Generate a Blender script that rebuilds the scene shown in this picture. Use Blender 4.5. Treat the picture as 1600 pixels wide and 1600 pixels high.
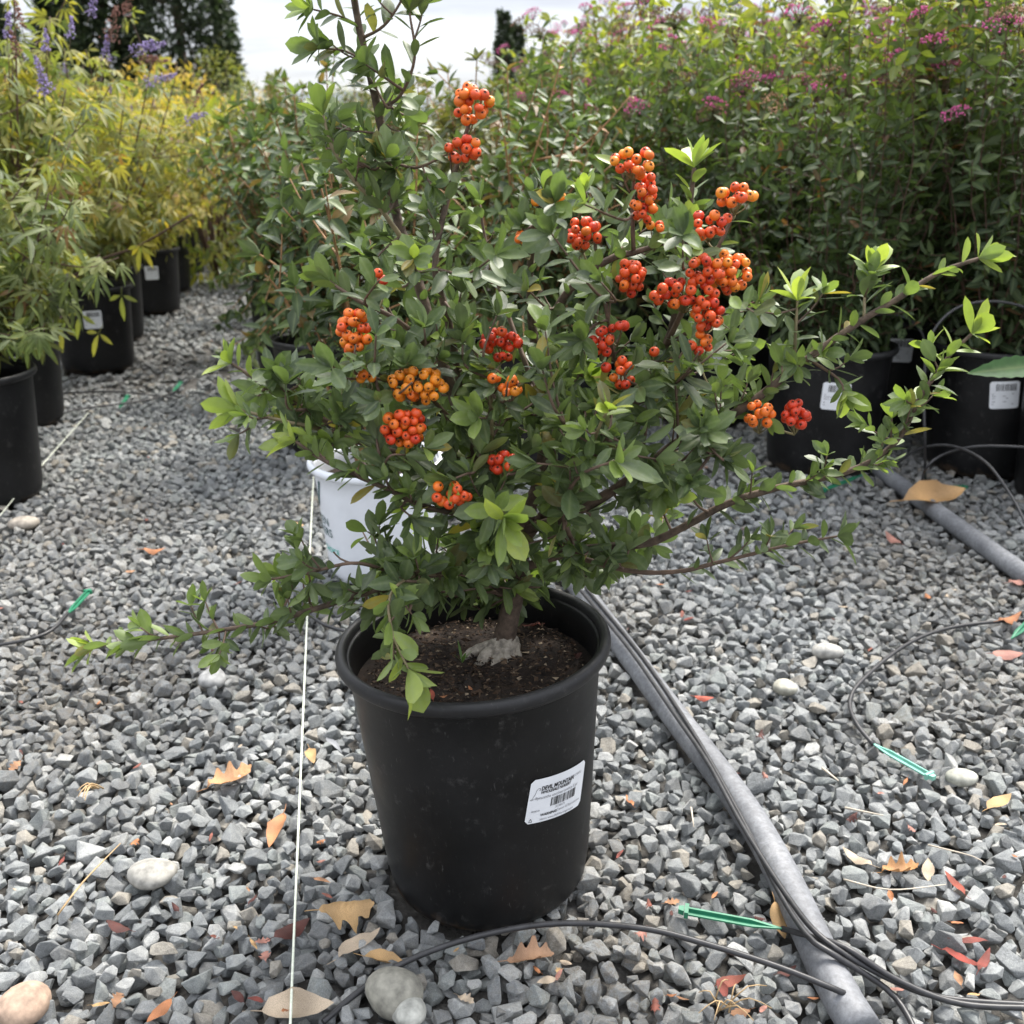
import bpy, bmesh, math, random
import numpy as np
from mathutils import Vector, Matrix, Euler

for o in list(bpy.data.objects):
    bpy.data.objects.remove(o)
S = bpy.context.scene
COL = S.collection
R = math.radians
rng = np.random.default_rng(7)
random.seed(7)

# ------------------------------------------------------------------ camera
F, PITCH, CAMH = 1605.0, R(20.0), 0.804          # focal length in photo pixels, tilt, height
cam = bpy.data.cameras.new('camera')
cam.sensor_width = 36.0
cam.lens = 36.0 * F / 1600.0
cam.clip_start, cam.clip_end = 0.02, 3000.0
cam.dof.use_dof = True
cam.dof.focus_distance = 1.09
cam.dof.aperture_fstop = 8.6
camo = bpy.data.objects.new('camera', cam)
COL.objects.link(camo)
camo.location = (0, 0, CAMH)
camo.rotation_euler = (R(90) - PITCH, 0, 0)
S.camera = camo

# ------------------------------------------------------------------ world, sun, exposure
SUN_EL, SUN_AZ = R(58), R(35)                    # high behind the plants, a little to the right
W = bpy.data.worlds.new('World')
S.world = W
W.use_nodes = True
nt = W.node_tree
nt.nodes.clear()
def wn(t, **k):
    n = nt.nodes.new(t)
    for a, b in k.items():
        setattr(n, a, b)
    return n
wout = wn('ShaderNodeOutputWorld')
wbg = wn('ShaderNodeBackground')
wbg.inputs['Strength'].default_value = 0.1
sky = wn('ShaderNodeTexSky', sky_type='NISHITA', sun_disc=False, sun_elevation=SUN_EL, sun_rotation=SUN_AZ)
sky.air_density, sky.dust_density, sky.ozone_density = 1.0, 2.0, 1.0
tc = wn('ShaderNodeTexCoord')
sep = wn('ShaderNodeSeparateXYZ')
nt.links.new(tc.outputs['Generated'], sep.inputs[0])
zz = wn('ShaderNodeMath', operation='ADD'); zz.inputs[1].default_value = 0.035
nt.links.new(sep.outputs['Z'], zz.inputs[0])
zc = wn('ShaderNodeMath', operation='MAXIMUM'); zc.inputs[1].default_value = 0.02
nt.links.new(zz.outputs[0], zc.inputs[0])
dx = wn('ShaderNodeMath', operation='DIVIDE'); dy = wn('ShaderNodeMath', operation='DIVIDE')
nt.links.new(sep.outputs['X'], dx.inputs[0]); nt.links.new(zc.outputs[0], dx.inputs[1])
nt.links.new(sep.outputs['Y'], dy.inputs[0]); nt.links.new(zc.outputs[0], dy.inputs[1])
cmb = wn('ShaderNodeCombineXYZ')
nt.links.new(dx.outputs[0], cmb.inputs[0]); nt.links.new(dy.outputs[0], cmb.inputs[1])
cno = wn('ShaderNodeTexNoise'); cno.inputs['Scale'].default_value = 0.22; cno.inputs['Detail'].default_value = 7
cno.inputs['Roughness'].default_value = 0.55
cmap = wn('ShaderNodeMapping'); cmap.inputs['Location'].default_value = (2.3, 4.1, 0)
nt.links.new(cmb.outputs[0], cmap.inputs[0]); nt.links.new(cmap.outputs[0], cno.inputs['Vector'])
crp = wn('ShaderNodeValToRGB')
crp.color_ramp.elements[0].position = 0.40; crp.color_ramp.elements[0].color = (5.0, 5.1, 5.8, 1)
crp.color_ramp.elements[1].position = 0.60; crp.color_ramp.elements[1].color = (9.4, 9.5, 9.7, 1)
e = crp.color_ramp.elements.new(0.49); e.color = (7.2, 7.4, 7.9, 1)
nt.links.new(cno.outputs['Fac'], crp.inputs[0])
# an overcast deck is three times as bright overhead as at the horizon: (1 + 2 sin h) / 3
cie = wn('ShaderNodeMath', operation='MULTIPLY_ADD', use_clamp=True); cie.inputs[1].default_value = 2 / 3; cie.inputs[2].default_value = 1 / 3
nt.links.new(sep.outputs['Z'], cie.inputs[0])
cld = wn('ShaderNodeVectorMath', operation='SCALE')
nt.links.new(crp.outputs[0], cld.inputs[0]); nt.links.new(cie.outputs[0], cld.inputs['Scale'])
mixs = wn('ShaderNodeMixRGB'); mixs.inputs[0].default_value = 0.88   # a bright cloud deck over blue
nt.links.new(sky.outputs[0], mixs.inputs[1]); nt.links.new(cld.outputs[0], mixs.inputs[2])
nt.links.new(mixs.outputs[0], wbg.inputs[0]); nt.links.new(wbg.outputs[0], wout.inputs[0])

sl = bpy.data.lights.new('sun', 'SUN')
sl.energy, sl.angle, sl.color = 2.5, R(26), (1.0, 0.95, 0.88)
so = bpy.data.objects.new('sun', sl)
COL.objects.link(so)
so.rotation_euler = Vector((-math.sin(SUN_AZ) * math.cos(SUN_EL), -math.cos(SUN_AZ) * math.cos(SUN_EL), -math.sin(SUN_EL))).to_track_quat('-Z', 'Y').to_euler()
so.location = (2, 3, 6)
S.view_settings.view_transform = 'Standard'
S.view_settings.look = 'None'
S.view_settings.gamma = 1.0
S.view_settings.use_curve_mapping = False
S.view_settings.exposure = 1.72
S.render.engine = 'CYCLES'
S.cycles.max_bounces = 4
S.cycles.diffuse_bounces = 2
S.cycles.glossy_bounces = 2
S.cycles.transmission_bounces = 2
S.cycles.transparent_max_bounces = 4

# ------------------------------------------------------------------ helpers
SP, CP = math.sin(PITCH), math.cos(PITCH)
def P(px, py, Y):
    """the point seen at photo pixel (px, py), Y metres ahead"""
    cx, cy = (px - 800) / F, (py - 800) / F
    s = Y / (CP - cy * SP)
    return np.array([cx * s, Y, CAMH - (SP + cy * CP) * s])
def G(px, py, z=0.0):
    """the point of the ground (height z) seen at photo pixel"""
    cx, cy = (px - 800) / F, (py - 800) / F
    s = (CAMH - z) / (SP + cy * CP)
    return np.array([cx * s, (CP - cy * SP) * s, z])
DY = 0.045
def PS(px, py, Y):
    return P(px, py, Y + DY)
def project(p):
    p = np.atleast_2d(p)
    d = p[:, 1] * CP + (CAMH - p[:, 2]) * SP
    d = np.where(np.abs(d) < 1e-6, 1e-6, d)
    v = (CAMH - p[:, 2]) * CP - p[:, 1] * SP
    return 800 + F * p[:, 0] / d, 800 + F * v / d, d
def tag(o, label=None, cat=None, group=None, kind=None):
    if label: o['label'] = label
    if cat: o['category'] = cat
    if group: o['group'] = group
    if kind: o['kind'] = kind
    return o
def empty(name, loc=(0, 0, 0)):
    o = bpy.data.objects.new(name, None)
    o.empty_display_size = 0.05
    COL.objects.link(o)
    o.location = tuple(loc)
    return o
def link(name, me, parent=None, M=None, loc=None):
    o = bpy.data.objects.new(name, me)
    COL.objects.link(o)
    if parent is not None: o.parent = parent
    if M is not None: o.matrix_local = M
    if loc is not None: o.location = tuple(loc)
    return o
def copy_tree(o, parent=None):
    c = o.copy()
    COL.objects.link(c)
    c.parent = parent
    for ch in list(o.children):
        copy_tree(ch, c)
    return c
def unit(v):
    v = np.asarray(v, float)
    return v / (np.linalg.norm(v) + 1e-12)

def tri_mesh(name, V, T, mats, cols=None, mi=None, smooth=True):
    V = np.asarray(V, np.float32); T = np.asarray(T, np.int32)
    me = bpy.data.meshes.new(name)
    me.vertices.add(len(V)); me.vertices.foreach_set('co', V.ravel())
    me.loops.add(T.size); me.loops.foreach_set('vertex_index', T.ravel())
    me.polygons.add(len(T))
    me.polygons.foreach_set('loop_start', np.arange(0, T.size, 3, dtype=np.int32))
    me.polygons.foreach_set('loop_total', np.full(len(T), 3, np.int32))
    me.polygons.foreach_set('use_smooth', np.full(len(T), smooth, bool))
    if not isinstance(mats, (list, tuple)): mats = [mats]
    for m in mats: me.materials.append(m)
    if mi is not None: me.polygons.foreach_set('material_index', np.asarray(mi, np.int32))
    if cols is not None:
        a = me.color_attributes.new('tint', 'FLOAT_COLOR', 'POINT')
        a.data.foreach_set('color', np.asarray(cols, np.float32).ravel())
    me.update(); me.validate()
    return me

class GM:
    """collects triangles for one mesh"""
    def __init__(s): s.V, s.T, s.C, s.n = [], [], [], 0
    def add(s, V, T, col=(1, 1, 1, 0)):
        V = np.asarray(V, float); T = np.asarray(T, int)
        s.V.append(V); s.T.append(T + s.n); s.n += len(V)
        c = np.asarray(col, float)
        s.C.append(np.tile(c, (len(V), 1)) if c.ndim == 1 else c)
    def mesh(s, name, mats, smooth=True, off=(0, 0, 0)):
        return tri_mesh(name, np.concatenate(s.V) - np.asarray(off), np.concatenate(s.T), mats, np.concatenate(s.C), None, smooth)
    def obj(s, name, mats, parent=None, smooth=True, off=(0, 0, 0)):
        return link(name, s.mesh(name, mats, smooth, off), parent)

def smooth_path(pts, step=0.01):
    """Catmull-Rom through the points, sampled about every step metres"""
    pts = np.asarray(pts, float)
    if len(pts) == 2:
        n = max(2, int(np.linalg.norm(pts[1] - pts[0]) / step) + 1)
        t = np.linspace(0, 1, n)[:, None]
        return pts[0] * (1 - t) + pts[1] * t
    q = np.vstack([2 * pts[0] - pts[1], pts, 2 * pts[-1] - pts[-2]])
    out = []
    for i in range(1, len(q) - 2):
        a, b, c, d = q[i - 1:i + 3]
        n = max(2, int(np.linalg.norm(c - b) / step) + 1)
        for t in np.linspace(0, 1, n, endpoint=False):
            out.append(.5 * (2 * b + (c - a) * t + (2 * a - 5 * b + 4 * c - d) * t * t + (3 * b - a - 3 * c + d) * t ** 3))
    out.append(pts[-1])
    return np.array(out)
def tangents(p):
    t = np.gradient(p, axis=0)
    return t / (np.linalg.norm(t, axis=1)[:, None] + 1e-12)
def tube(path, rad, sides=6, wob=0.0):
    path = np.asarray(path, float); n = len(path)
    rad = np.broadcast_to(np.asarray(rad, float), (n,))
    T = tangents(path)
    u = np.cross(T[0], [0, 0, 1.0]); u = unit(u if np.linalg.norm(u) > 1e-3 else np.cross(T[0], [1.0, 0, 0]))
    V = np.zeros((n * sides + 2, 3))
    ang = np.arange(sides) * 2 * math.pi / sides
    for i in range(n):
        u = unit(u - T[i] * u.dot(T[i])); v = np.cross(T[i], u)
        r = rad[i] * (1 + wob * rng.normal(size=sides)) if wob else np.full(sides, rad[i])
        V[i * sides:(i + 1) * sides] = path[i] + (np.cos(ang) * r)[:, None] * u + (np.sin(ang) * r)[:, None] * v
    V[-2], V[-1] = path[0], path[-1]
    Tt = []
    for i in range(n - 1):
        for k in range(sides):
            a, b = i * sides + k, i * sides + (k + 1) % sides
            c, d = a + sides, b + sides
            Tt += [(a, b, d), (a, d, c)]
    for k in range(sides):
        Tt.append((n * sides, (k + 1) % sides, k))
        Tt.append((n * sides + 1, (n - 1) * sides + k, (n - 1) * sides + (k + 1) % sides))
    return V, np.array(Tt)
def lathe(profile, segs=48, closed=True):
    """profile of (r, z) from axis to axis"""
    V, rings = [], []
    for r, z in profile:
        if r < 1e-6:
            rings.append([len(V)]); V.append((0, 0, z))
        else:
            rings.append(list(range(len(V), len(V) + segs)))
            V += [(r * math.cos(2 * math.pi * k / segs), r * math.sin(2 * math.pi * k / segs), z) for k in range(segs)]
    T = []
    for a, b in zip(rings[:-1], rings[1:]):
        for k in range(segs):
            k2 = (k + 1) % segs
            if len(a) == 1 and len(b) == 1: continue
            if len(a) == 1: T.append((a[0], b[k2], b[k]))
            elif len(b) == 1: T.append((a[k], a[k2], b[0]))
            else: T += [(a[k], a[k2], b[k2]), (a[k], b[k2], b[k])]
    return np.array(V), np.array(T)
def box(c, s, M=None):
    V = np.array([(x, y, z) for x in (-.5, .5) for y in (-.5, .5) for z in (-.5, .5)]) * s
    if M is not None: V = V @ np.asarray(M).T
    return V + c, np.array([(0, 1, 3), (0, 3, 2), (4, 6, 7), (4, 7, 5), (0, 4, 5), (0, 5, 1), (2, 3, 7), (2, 7, 6), (0, 2, 6), (0, 6, 4), (1, 5, 7), (1, 7, 3)])

# ------------------------------------------------------------------ materials
def mat(name):
    m = bpy.data.materials.new(name); m.use_nodes = True
    return m, m.node_tree, m.node_tree.nodes['Principled BSDF']
def nd(t, ty, **k):
    n = t.nodes.new(ty)
    for a, b in k.items(): setattr(n, a, b)
    return n
def bump(t, b, height, strength, dist=0.002):
    n = nd(t, 'ShaderNodeBump'); n.inputs['Strength'].default_value = strength; n.inputs['Distance'].default_value = dist
    t.links.new(height, n.inputs['Height']); t.links.new(n.outputs[0], b.inputs['Normal'])
def noise_tex(t, scale, detail=4, rough=.55, coord='Object', stretch=None):
    c = nd(t, 'ShaderNodeTexCoord'); n = nd(t, 'ShaderNodeTexNoise')
    n.inputs['Scale'].default_value = scale; n.inputs['Detail'].default_value = detail; n.inputs['Roughness'].default_value = rough
    if stretch:
        m = nd(t, 'ShaderNodeMapping'); m.inputs['Scale'].default_value = stretch
        t.links.new(c.outputs[coord], m.inputs[0]); t.links.new(m.outputs[0], n.inputs['Vector'])
    else:
        t.links.new(c.outputs[coord], n.inputs['Vector'])
    return n
def ramp(t, fac, stops):
    r = nd(t, 'ShaderNodeValToRGB')
    el = r.color_ramp.elements
    while len(el) < len(stops): el.new(.5)
    for e_, (p, c) in zip(el, stops):
        e_.position = p; e_.color = (*c, 1) if len(c) == 3 else c
    t.links.new(fac, r.inputs[0])
    return r
def plain(name, col, rough=.6, nscale=30, var=.25, bmp=.2, metallic=0):
    m, t, b = mat(name)
    n = noise_tex(t, nscale)
    c = np.array(col)
    r = ramp(t, n.outputs['Fac'], [(.3, tuple(c * (1 - var))), (.7, tuple(np.minimum(c * (1 + var), 1)))])
    t.links.new(r.outputs[0], b.inputs['Base Color'])
    b.inputs['Roughness'].default_value = rough; b.inputs['Metallic'].default_value = metallic
    if bmp: bump(t, b, n.outputs['Fac'], bmp)
    return m
def leaf_mat(name, rough=.42, trans=.3, under=(.16, .20, .11), under_mix=.45, spec=.5, dust=0.0):
    """leaf: colour from the leaf's own tint, a pale midrib (alpha), paler underside, light passing through"""
    m, t, b = mat(name)
    at = nd(t, 'ShaderNodeAttribute', attribute_name='tint')
    n = noise_tex(t, 60, 3)
    geo = nd(t, 'ShaderNodeNewGeometry')
    hs = nd(t, 'ShaderNodeMixRGB', blend_type='MULTIPLY'); hs.inputs[0].default_value = 1
    rr = ramp(t, n.outputs['Fac'], [(.25, (.72, .74, .72)), (.75, (1.22, 1.2, 1.15))])
    t.links.new(at.outputs['Color'], hs.inputs[1]); t.links.new(rr.outputs[0], hs.inputs[2])
    pw = nd(t, 'ShaderNodeMath', operation='POWER'); pw.inputs[1].default_value = 5
    t.links.new(at.outputs['Alpha'], pw.inputs[0])
    pm = nd(t, 'ShaderNodeMath', operation='MULTIPLY'); pm.inputs[1].default_value = .5
    t.links.new(pw.outputs[0], pm.inputs[0])
    rib = nd(t, 'ShaderNodeMixRGB'); rib.inputs[2].default_value = (.26, .32, .14, 1)
    t.links.new(pm.outputs[0], rib.inputs[0]); t.links.new(hs.outputs[0], rib.inputs[1])
    last = rib
    if dust:
        n2 = noise_tex(t, 220, 5, .7)
        dr = ramp(t, n2.outputs['Fac'], [(.45, (0, 0, 0)), (.75, (dust, dust, dust))])
        du = nd(t, 'ShaderNodeMixRGB'); du.inputs[2].default_value = (.30, .31, .29, 1)
        t.links.new(dr.outputs[0], du.inputs[0]); t.links.new(last.outputs[0], du.inputs[1]); last = du
    un = nd(t, 'ShaderNodeMixRGB'); un.inputs[2].default_value = (*under, 1)
    bf = nd(t, 'ShaderNodeMath', operation='MULTIPLY'); bf.inputs[1].default_value = under_mix
    t.links.new(geo.outputs['Backfacing'], bf.inputs[0]); t.links.new(bf.outputs[0], un.inputs[0])
    t.links.new(last.outputs[0], un.inputs[1])
    t.links.new(un.outputs[0], b.inputs['Base Color'])
    b.inputs['Roughness'].default_value = rough
    b.inputs['Specular IOR Level'].default_value = spec
    bump(t, b, n.outputs['Fac'], .25, .001)
    tr = nd(t, 'ShaderNodeBsdfTranslucent')
    tcx = nd(t, 'ShaderNodeMixRGB', blend_type='MULTIPLY'); tcx.inputs[0].default_value = 1; tcx.inputs[2].default_value = (1.5, 1.6, .7, 1)
    t.links.new(hs.outputs[0], tcx.inputs[1]); t.links.new(tcx.outputs[0], tr.inputs['Color'])
    mx = nd(t, 'ShaderNodeMixShader'); mx.inputs[0].default_value = trans
    t.links.new(b.outputs[0], mx.inputs[1]); t.links.new(tr.outputs[0], mx.inputs[2])
    t.links.new(mx.outputs[0], t.nodes['Material Output'].inputs[0])
    return m
def tint_mat(name, rough=.6, trans=0.0, bscale=80, bstr=.2):
    """colour straight from the mesh's tint"""
    m, t, b = mat(name)
    at = nd(t, 'ShaderNodeAttribute', attribute_name='tint')
    n = noise_tex(t, bscale, 4)
    hs = nd(t, 'ShaderNodeMixRGB', blend_type='MULTIPLY'); hs.inputs[0].default_value = 1
    rr = ramp(t, n.outputs['Fac'], [(.3, (.6, .6, .6)), (.7, (1.3, 1.3, 1.3))])
    t.links.new(at.outputs['Color'], hs.inputs[1]); t.links.new(rr.outputs[0], hs.inputs[2])
    t.links.new(hs.outputs[0], b.inputs['Base Color'])
    b.inputs['Roughness'].default_value = rough
    if bstr: bump(t, b, n.outputs['Fac'], bstr, .001)
    if trans:
        tr = nd(t, 'ShaderNodeBsdfTranslucent'); t.links.new(hs.outputs[0], tr.inputs['Color'])
        mx = nd(t, 'ShaderNodeMixShader'); mx.inputs[0].default_value = trans
        t.links.new(b.outputs[0], mx.inputs[1]); t.links.new(tr.outputs[0], mx.inputs[2])
        t.links.new(mx.outputs[0], t.nodes['Material Output'].inputs[0])
    return m

M = {}
M['leaf'] = leaf_mat('firethorn_leaf', .44, .32, (.22, .28, .12), .5, .5, .28)
M['glossy'] = leaf_mat('glossy_leaf', .46, .28, (.16, .18, .08), .5, .45)
M['spirea'] = leaf_mat('spirea_leaf', .5, .38, (.10, .13, .06), .4, .4)
M['vitex'] = leaf_mat('chaste_leaf', .55, .38, (.22, .24, .14), .5, .35)
M['far'] = leaf_mat('far_leaf', .6, .3, (.12, .14, .07), .2, .3)
M['bark'] = plain('grey_brown_bark', (.10, .07, .05), .85, 120, .5, .9)
M['root'] = plain('pale_root_bark', (.36, .32, .265), .95, 160, .5, 1.0)
M['twig'] = plain('brown_twig', (.13, .085, .06), .7, 90, .3, .4)
M['shoot'] = plain('young_shoot', (.22, .18, .10), .6, 60, .25, .2)
M['orange_stem'] = plain('orange_brown_stem', (.30, .16, .07), .65, 60, .3, .2)
M['dark_stem'] = plain('dark_red_brown_stem', (.085, .045, .03), .7, 60, .3, .2)
M['flower'] = tint_mat('flower', .7, .25, 200, 0)
M['litter'] = tint_mat('dry_leaf', .6, .18, 130, .5)
M['green_plastic'] = plain('green_plastic', (.02, .17, .09), .38, 60, .2, .1)
M['teal_plastic'] = plain('faded_teal_plastic', (.20, .48, .38), .45, 60, .2, .1)
M['tube'] = plain('black_drip_tube', (.028, .028, .03), .42, 90, .4, .1)
M['string'] = plain('white_string', (.66, .70, .58), .7, 200, .15, .2)
M['paper'] = plain('white_sticker', (.80, .82, .85), .45, 40, .04, .03)
M['ink'] = plain('black_ink', (.02, .02, .022), .5, 50, .1, 0)
M['grey_ink'] = plain('grey_ink', (.28, .28, .30), .5, 50, .1, 0)
M['white_plastic'] = plain('white_pot_plastic', (.76, .79, .84), .4, 20, .05, .05)
M['dark_green_ink'] = plain('dark_green_ink', (.02, .09, .09), .5, 50, .1, 0)
M['teal_ink'] = plain('teal_ink', (.10, .50, .42), .5, 50, .1, 0)
M['pebble'] = tint_mat('river_pebble', .75, 0, 90, .3)

# black nursery plastic with scuffs and dust
def black_plastic(name, base, scuff):
    m, t, b = mat(name)
    n1 = noise_tex(t, 9, 5, .6)
    r1 = ramp(t, n1.outputs['Fac'], [(.35, (base * .8, base * .8, base * .85)), (.7, (base * 1.9, base * 1.9, base * 2.0))])
    n2 = noise_tex(t, 330, 3, .65, stretch=(1, 1, .22))
    r2 = ramp(t, n2.outputs['Fac'], [(.655, (0, 0, 0)), (.78, (scuff, scuff, scuff))])
    n3 = noise_tex(t, 45, 6, .75)
    r3 = ramp(t, n3.outputs['Fac'], [(.58, (0, 0, 0)), (.8, (scuff * .9,) * 3)])
    ad = nd(t, 'ShaderNodeMixRGB', blend_type='ADD'); ad.inputs[0].default_value = 1
    t.links.new(r2.outputs[0], ad.inputs[1]); t.links.new(r3.outputs[0], ad.inputs[2])
    mx = nd(t, 'ShaderNodeMixRGB'); mx.inputs[2].default_value = (.16, .155, .15, 1)
    t.links.new(ad.outputs[0], mx.inputs[0]); t.links.new(r1.outputs[0], mx.inputs[1])
    # soil splashed on the lowest few centimetres
    tcz = nd(t, 'ShaderNodeTexCoord'); sz = nd(t, 'ShaderNodeSeparateXYZ'); t.links.new(tcz.outputs['Object'], sz.inputs[0])
    n4 = noise_tex(t, 28, 5, .7)
    ma = nd(t, 'ShaderNodeMath', operation='MULTIPLY_ADD'); ma.inputs[1].default_value = -.09; ma.inputs[2].default_value = .062
    t.links.new(n4.outputs['Fac'], ma.inputs[0])
    sm = nd(t, 'ShaderNodeMath', operation='ADD'); t.links.new(ma.outputs[0], sm.inputs[0])
    ng_ = nd(t, 'ShaderNodeMath', operation='MULTIPLY'); ng_.inputs[1].default_value = -1; t.links.new(sz.outputs['Z'], ng_.inputs[0])
    t.links.new(ng_.outputs[0], sm.inputs[1])
    dr = ramp(t, sm.outputs[0], [(.0, (0, 0, 0)), (.02, (.55, .55, .55))])
    md = nd(t, 'ShaderNodeMixRGB'); md.inputs[2].default_value = (.13, .085, .05, 1)
    t.links.new(dr.outputs[0], md.inputs[0]); t.links.new(mx.outputs[0], md.inputs[1])
    t.links.new(md.outputs[0], b.inputs['Base Color'])
    rr = ramp(t, n1.outputs['Fac'], [(.3, (.34,) * 3), (.7, (.52,) * 3)])
    t.links.new(rr.outputs[0], b.inputs['Roughness'])
    b.inputs['Specular IOR Level'].default_value = .32
    bump(t, b, n3.outputs['Fac'], .12, .001)
    return m
M['pot'] = black_plastic('black_nursery_plastic', .006, .42)
M['rim'] = black_plastic('worn_black_rim', .016, .3)

# soil
m, t, b = mat('potting_soil')
n1 = noise_tex(t, 45, 8, .7)
r1 = ramp(t, n1.outputs['Fac'], [(.3, (.008, .006, .005)), (.55, (.030, .019, .013)), (.75, (.075, .048, .03))])
t.links.new(r1.outputs[0], b.inputs['Base Color']); b.inputs['Roughness'].default_value = .95
bump(t, b, n1.outputs['Fac'], 1.0, .006)
M['soil'] = m

# crushed bluish stone: one tone per stone, dust in patches of the yard
m, t, b = mat('crushed_stone')
oi = nd(t, 'ShaderNodeObjectInfo')
r0 = ramp(t, oi.outputs['Random'], [(0, (.23, .243, .248)), (.18, (.34, .355, .355)), (.36, (.27, .282, .285)), (.52, (.41, .42, .415)),
                                    (.64, (.31, .33, .322)), (.76, (.225, .232, .232)), (.86, (.48, .485, .47)), (.93, (.37, .345, .30)), (1, (.28, .26, .225))])
r0.color_ramp.interpolation = 'CONSTANT'
n1 = noise_tex(t, 1.6, 6, .7)
r1 = ramp(t, n1.outputs['Fac'], [(.3, (.66, .67, .68)), (.5, (1, 1, 1)), (.7, (1.28, 1.28, 1.25))])
mu = nd(t, 'ShaderNodeMixRGB', blend_type='MULTIPLY'); mu.inputs[0].default_value = 1
t.links.new(r0.outputs[0], mu.inputs[1]); t.links.new(r1.outputs[0], mu.inputs[2])
geo = nd(t, 'ShaderNodeNewGeometry')
n2 = nd(t, 'ShaderNodeTexNoise'); n2.inputs['Scale'].default_value = 1.7; n2.inputs['Detail'].default_value = 3
t.links.new(geo.outputs['Position'], n2.inputs['Vector'])
r2 = ramp(t, n2.outputs['Fac'], [(.44, (0, 0, 0)), (.62, (.75, .75, .75))])
n3 = noise_tex(t, 2.5, 5, .7)
r3 = ramp(t, n3.outputs['Fac'], [(.38, (0, 0, 0)), (.62, (1, 1, 1))])
fm = nd(t, 'ShaderNodeMixRGB', blend_type='MULTIPLY'); fm.inputs[0].default_value = 1
t.links.new(r2.outputs[0], fm.inputs[1]); t.links.new(r3.outputs[0], fm.inputs[2])
dm = nd(t, 'ShaderNodeMixRGB'); dm.inputs[2].default_value = (.17, .145, .112, 1)
t.links.new(fm.outputs[0], dm.inputs[0]); t.links.new(mu.outputs[0], dm.inputs[1])
# fine grain
n4 = noise_tex(t, 14, 6, .75)
r4 = ramp(t, n4.outputs['Fac'], [(.3, (.7, .7, .7)), (.7, (1.3, 1.3, 1.3))])
gm_ = nd(t, 'ShaderNodeMixRGB', blend_type='MULTIPLY'); gm_.inputs[0].default_value = 1
t.links.new(dm.outputs[0], gm_.inputs[1]); t.links.new(r4.outputs[0], gm_.inputs[2])
t.links.new(gm_.outputs[0], b.inputs['Base Color'])
b.inputs['Roughness'].default_value = .8
b.inputs['Specular IOR Level'].default_value = .3
ba = nd(t, 'ShaderNodeMath', operation='ADD'); t.links.new(n1.outputs['Fac'], ba.inputs[0]); t.links.new(n4.outputs['Fac'], ba.inputs[1])
bn = nd(t, 'ShaderNodeBump'); bn.inputs['Strength'].default_value = .55; bn.inputs['Distance'].default_value = .12
t.links.new(ba.outputs[0], bn.inputs['Height']); t.links.new(bn.outputs[0], b.inputs['Normal'])
M['stone'] = m

# ground sheet under the stones
m, t, b = mat('grit_and_soil')
n1 = noise_tex(t, 55, 8, .7)
r1 = ramp(t, n1.outputs['Fac'], [(.3, (.035, .032, .028)), (.55, (.085, .08, .072)), (.72, (.17, .17, .165))])
t.links.new(r1.outputs[0], b.inputs['Base Color']); b.inputs['Roughness'].default_value = .95
bump(t, b, n1.outputs['Fac'], 1, .01)
M['ground'] = m
# grey pipe
m, t, b = mat('weathered_grey_pipe')
n1 = noise_tex(t, 14, 6, .7)
r1 = ramp(t, n1.outputs['Fac'], [(.3, (.11, .115, .125)), (.55, (.18, .187, .20)), (.75, (.27, .275, .285))])
n2 = noise_tex(t, 160, 4, .7)
r2 = ramp(t, n2.outputs['Fac'], [(.3, (.7, .7, .7)), (.7, (1.25, 1.25, 1.25))])
mu = nd(t, 'ShaderNodeMixRGB', blend_type='MULTIPLY'); mu.inputs[0].default_value = 1
t.links.new(r1.outputs[0], mu.inputs[1]); t.links.new(r2.outputs[0], mu.inputs[2])
t.links.new(mu.outputs[0], b.inputs['Base Color']); b.inputs['Roughness'].default_value = .6
bump(t, b, n2.outputs['Fac'], .2, .001)
M['pipe'] = m
# berries
for nm, c in dict(berry_red=(.62, .045, .012), berry_scarlet=(.72, .085, .014), berry_orange=(.80, .17, .016), berry_gold=(.84, .27, .02)).items():
    m, t, b = mat(nm)
    n = noise_tex(t, 90, 3)
    c = np.array(c)
    r1 = ramp(t, n.outputs['Fac'], [(.3, tuple(c * .75)), (.7, tuple(np.minimum(c * 1.2, 1)))])
    t.links.new(r1.outputs[0], b.inputs['Base Color']); b.inputs['Roughness'].default_value = .36
    M[nm] = m
M['calyx'] = plain('dark_calyx', (.045, .022, .012), .9, 300, .4, .3)
# ------------------------------------------------------------------ where things stand
POT = np.array([-0.042, 0.994, 0.0])             # the firethorn's pot
WHITE = np.array([-0.260, 1.88, 0.0])
class Spec: pass
def pot_spec(H, rt, rb):
    s = Spec(); s.H, s.rt, s.rb = H, rt, rb
    return s
SP_MAIN = pot_spec(.306, .1375, .114)
SP_BLACK = pot_spec(.305, .143, .126)
SP_WHITE = pot_spec(.235, .120, .098)
def slope(Y): return -.18 * (Y - 2.45)
VITEX = [(-1.26, 2.33), (-1.49, 3.02), (-1.545, 3.80), (-1.71, 4.40), (-1.78, 5.15), (-1.95, 5.9), (-2.1, 6.7)]
SPIREA_POTS = [(.805, 2.58), (1.225, 2.57), (.58, 3.05), (1.13, 3.03), (1.55, 2.98), (.42, 3.58), (.86, 3.52), (1.32, 3.48)]
GLOSSY_POTS = [(.02, 2.62), (-.50, 2.76), (.20, 3.2), (-.72, 3.45)]
CPOT = (1.335, 2.32)
PIPE_A = [G(1348, 1612, .012), G(1300, 1530, .014), G(1180, 1290, .014), G(1040, 1100, .013), G(955, 985, .012), G(890, 900, .012), P(800, 790, 2.2) * [1, 1, 0] + [0, 0, .012]]
PIPE_B = [G(1365, 728, .012), G(1450, 790, .014), G(1540, 855, .016), G(1620, 912, .014), G(1720, 985, .012)]

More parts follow.
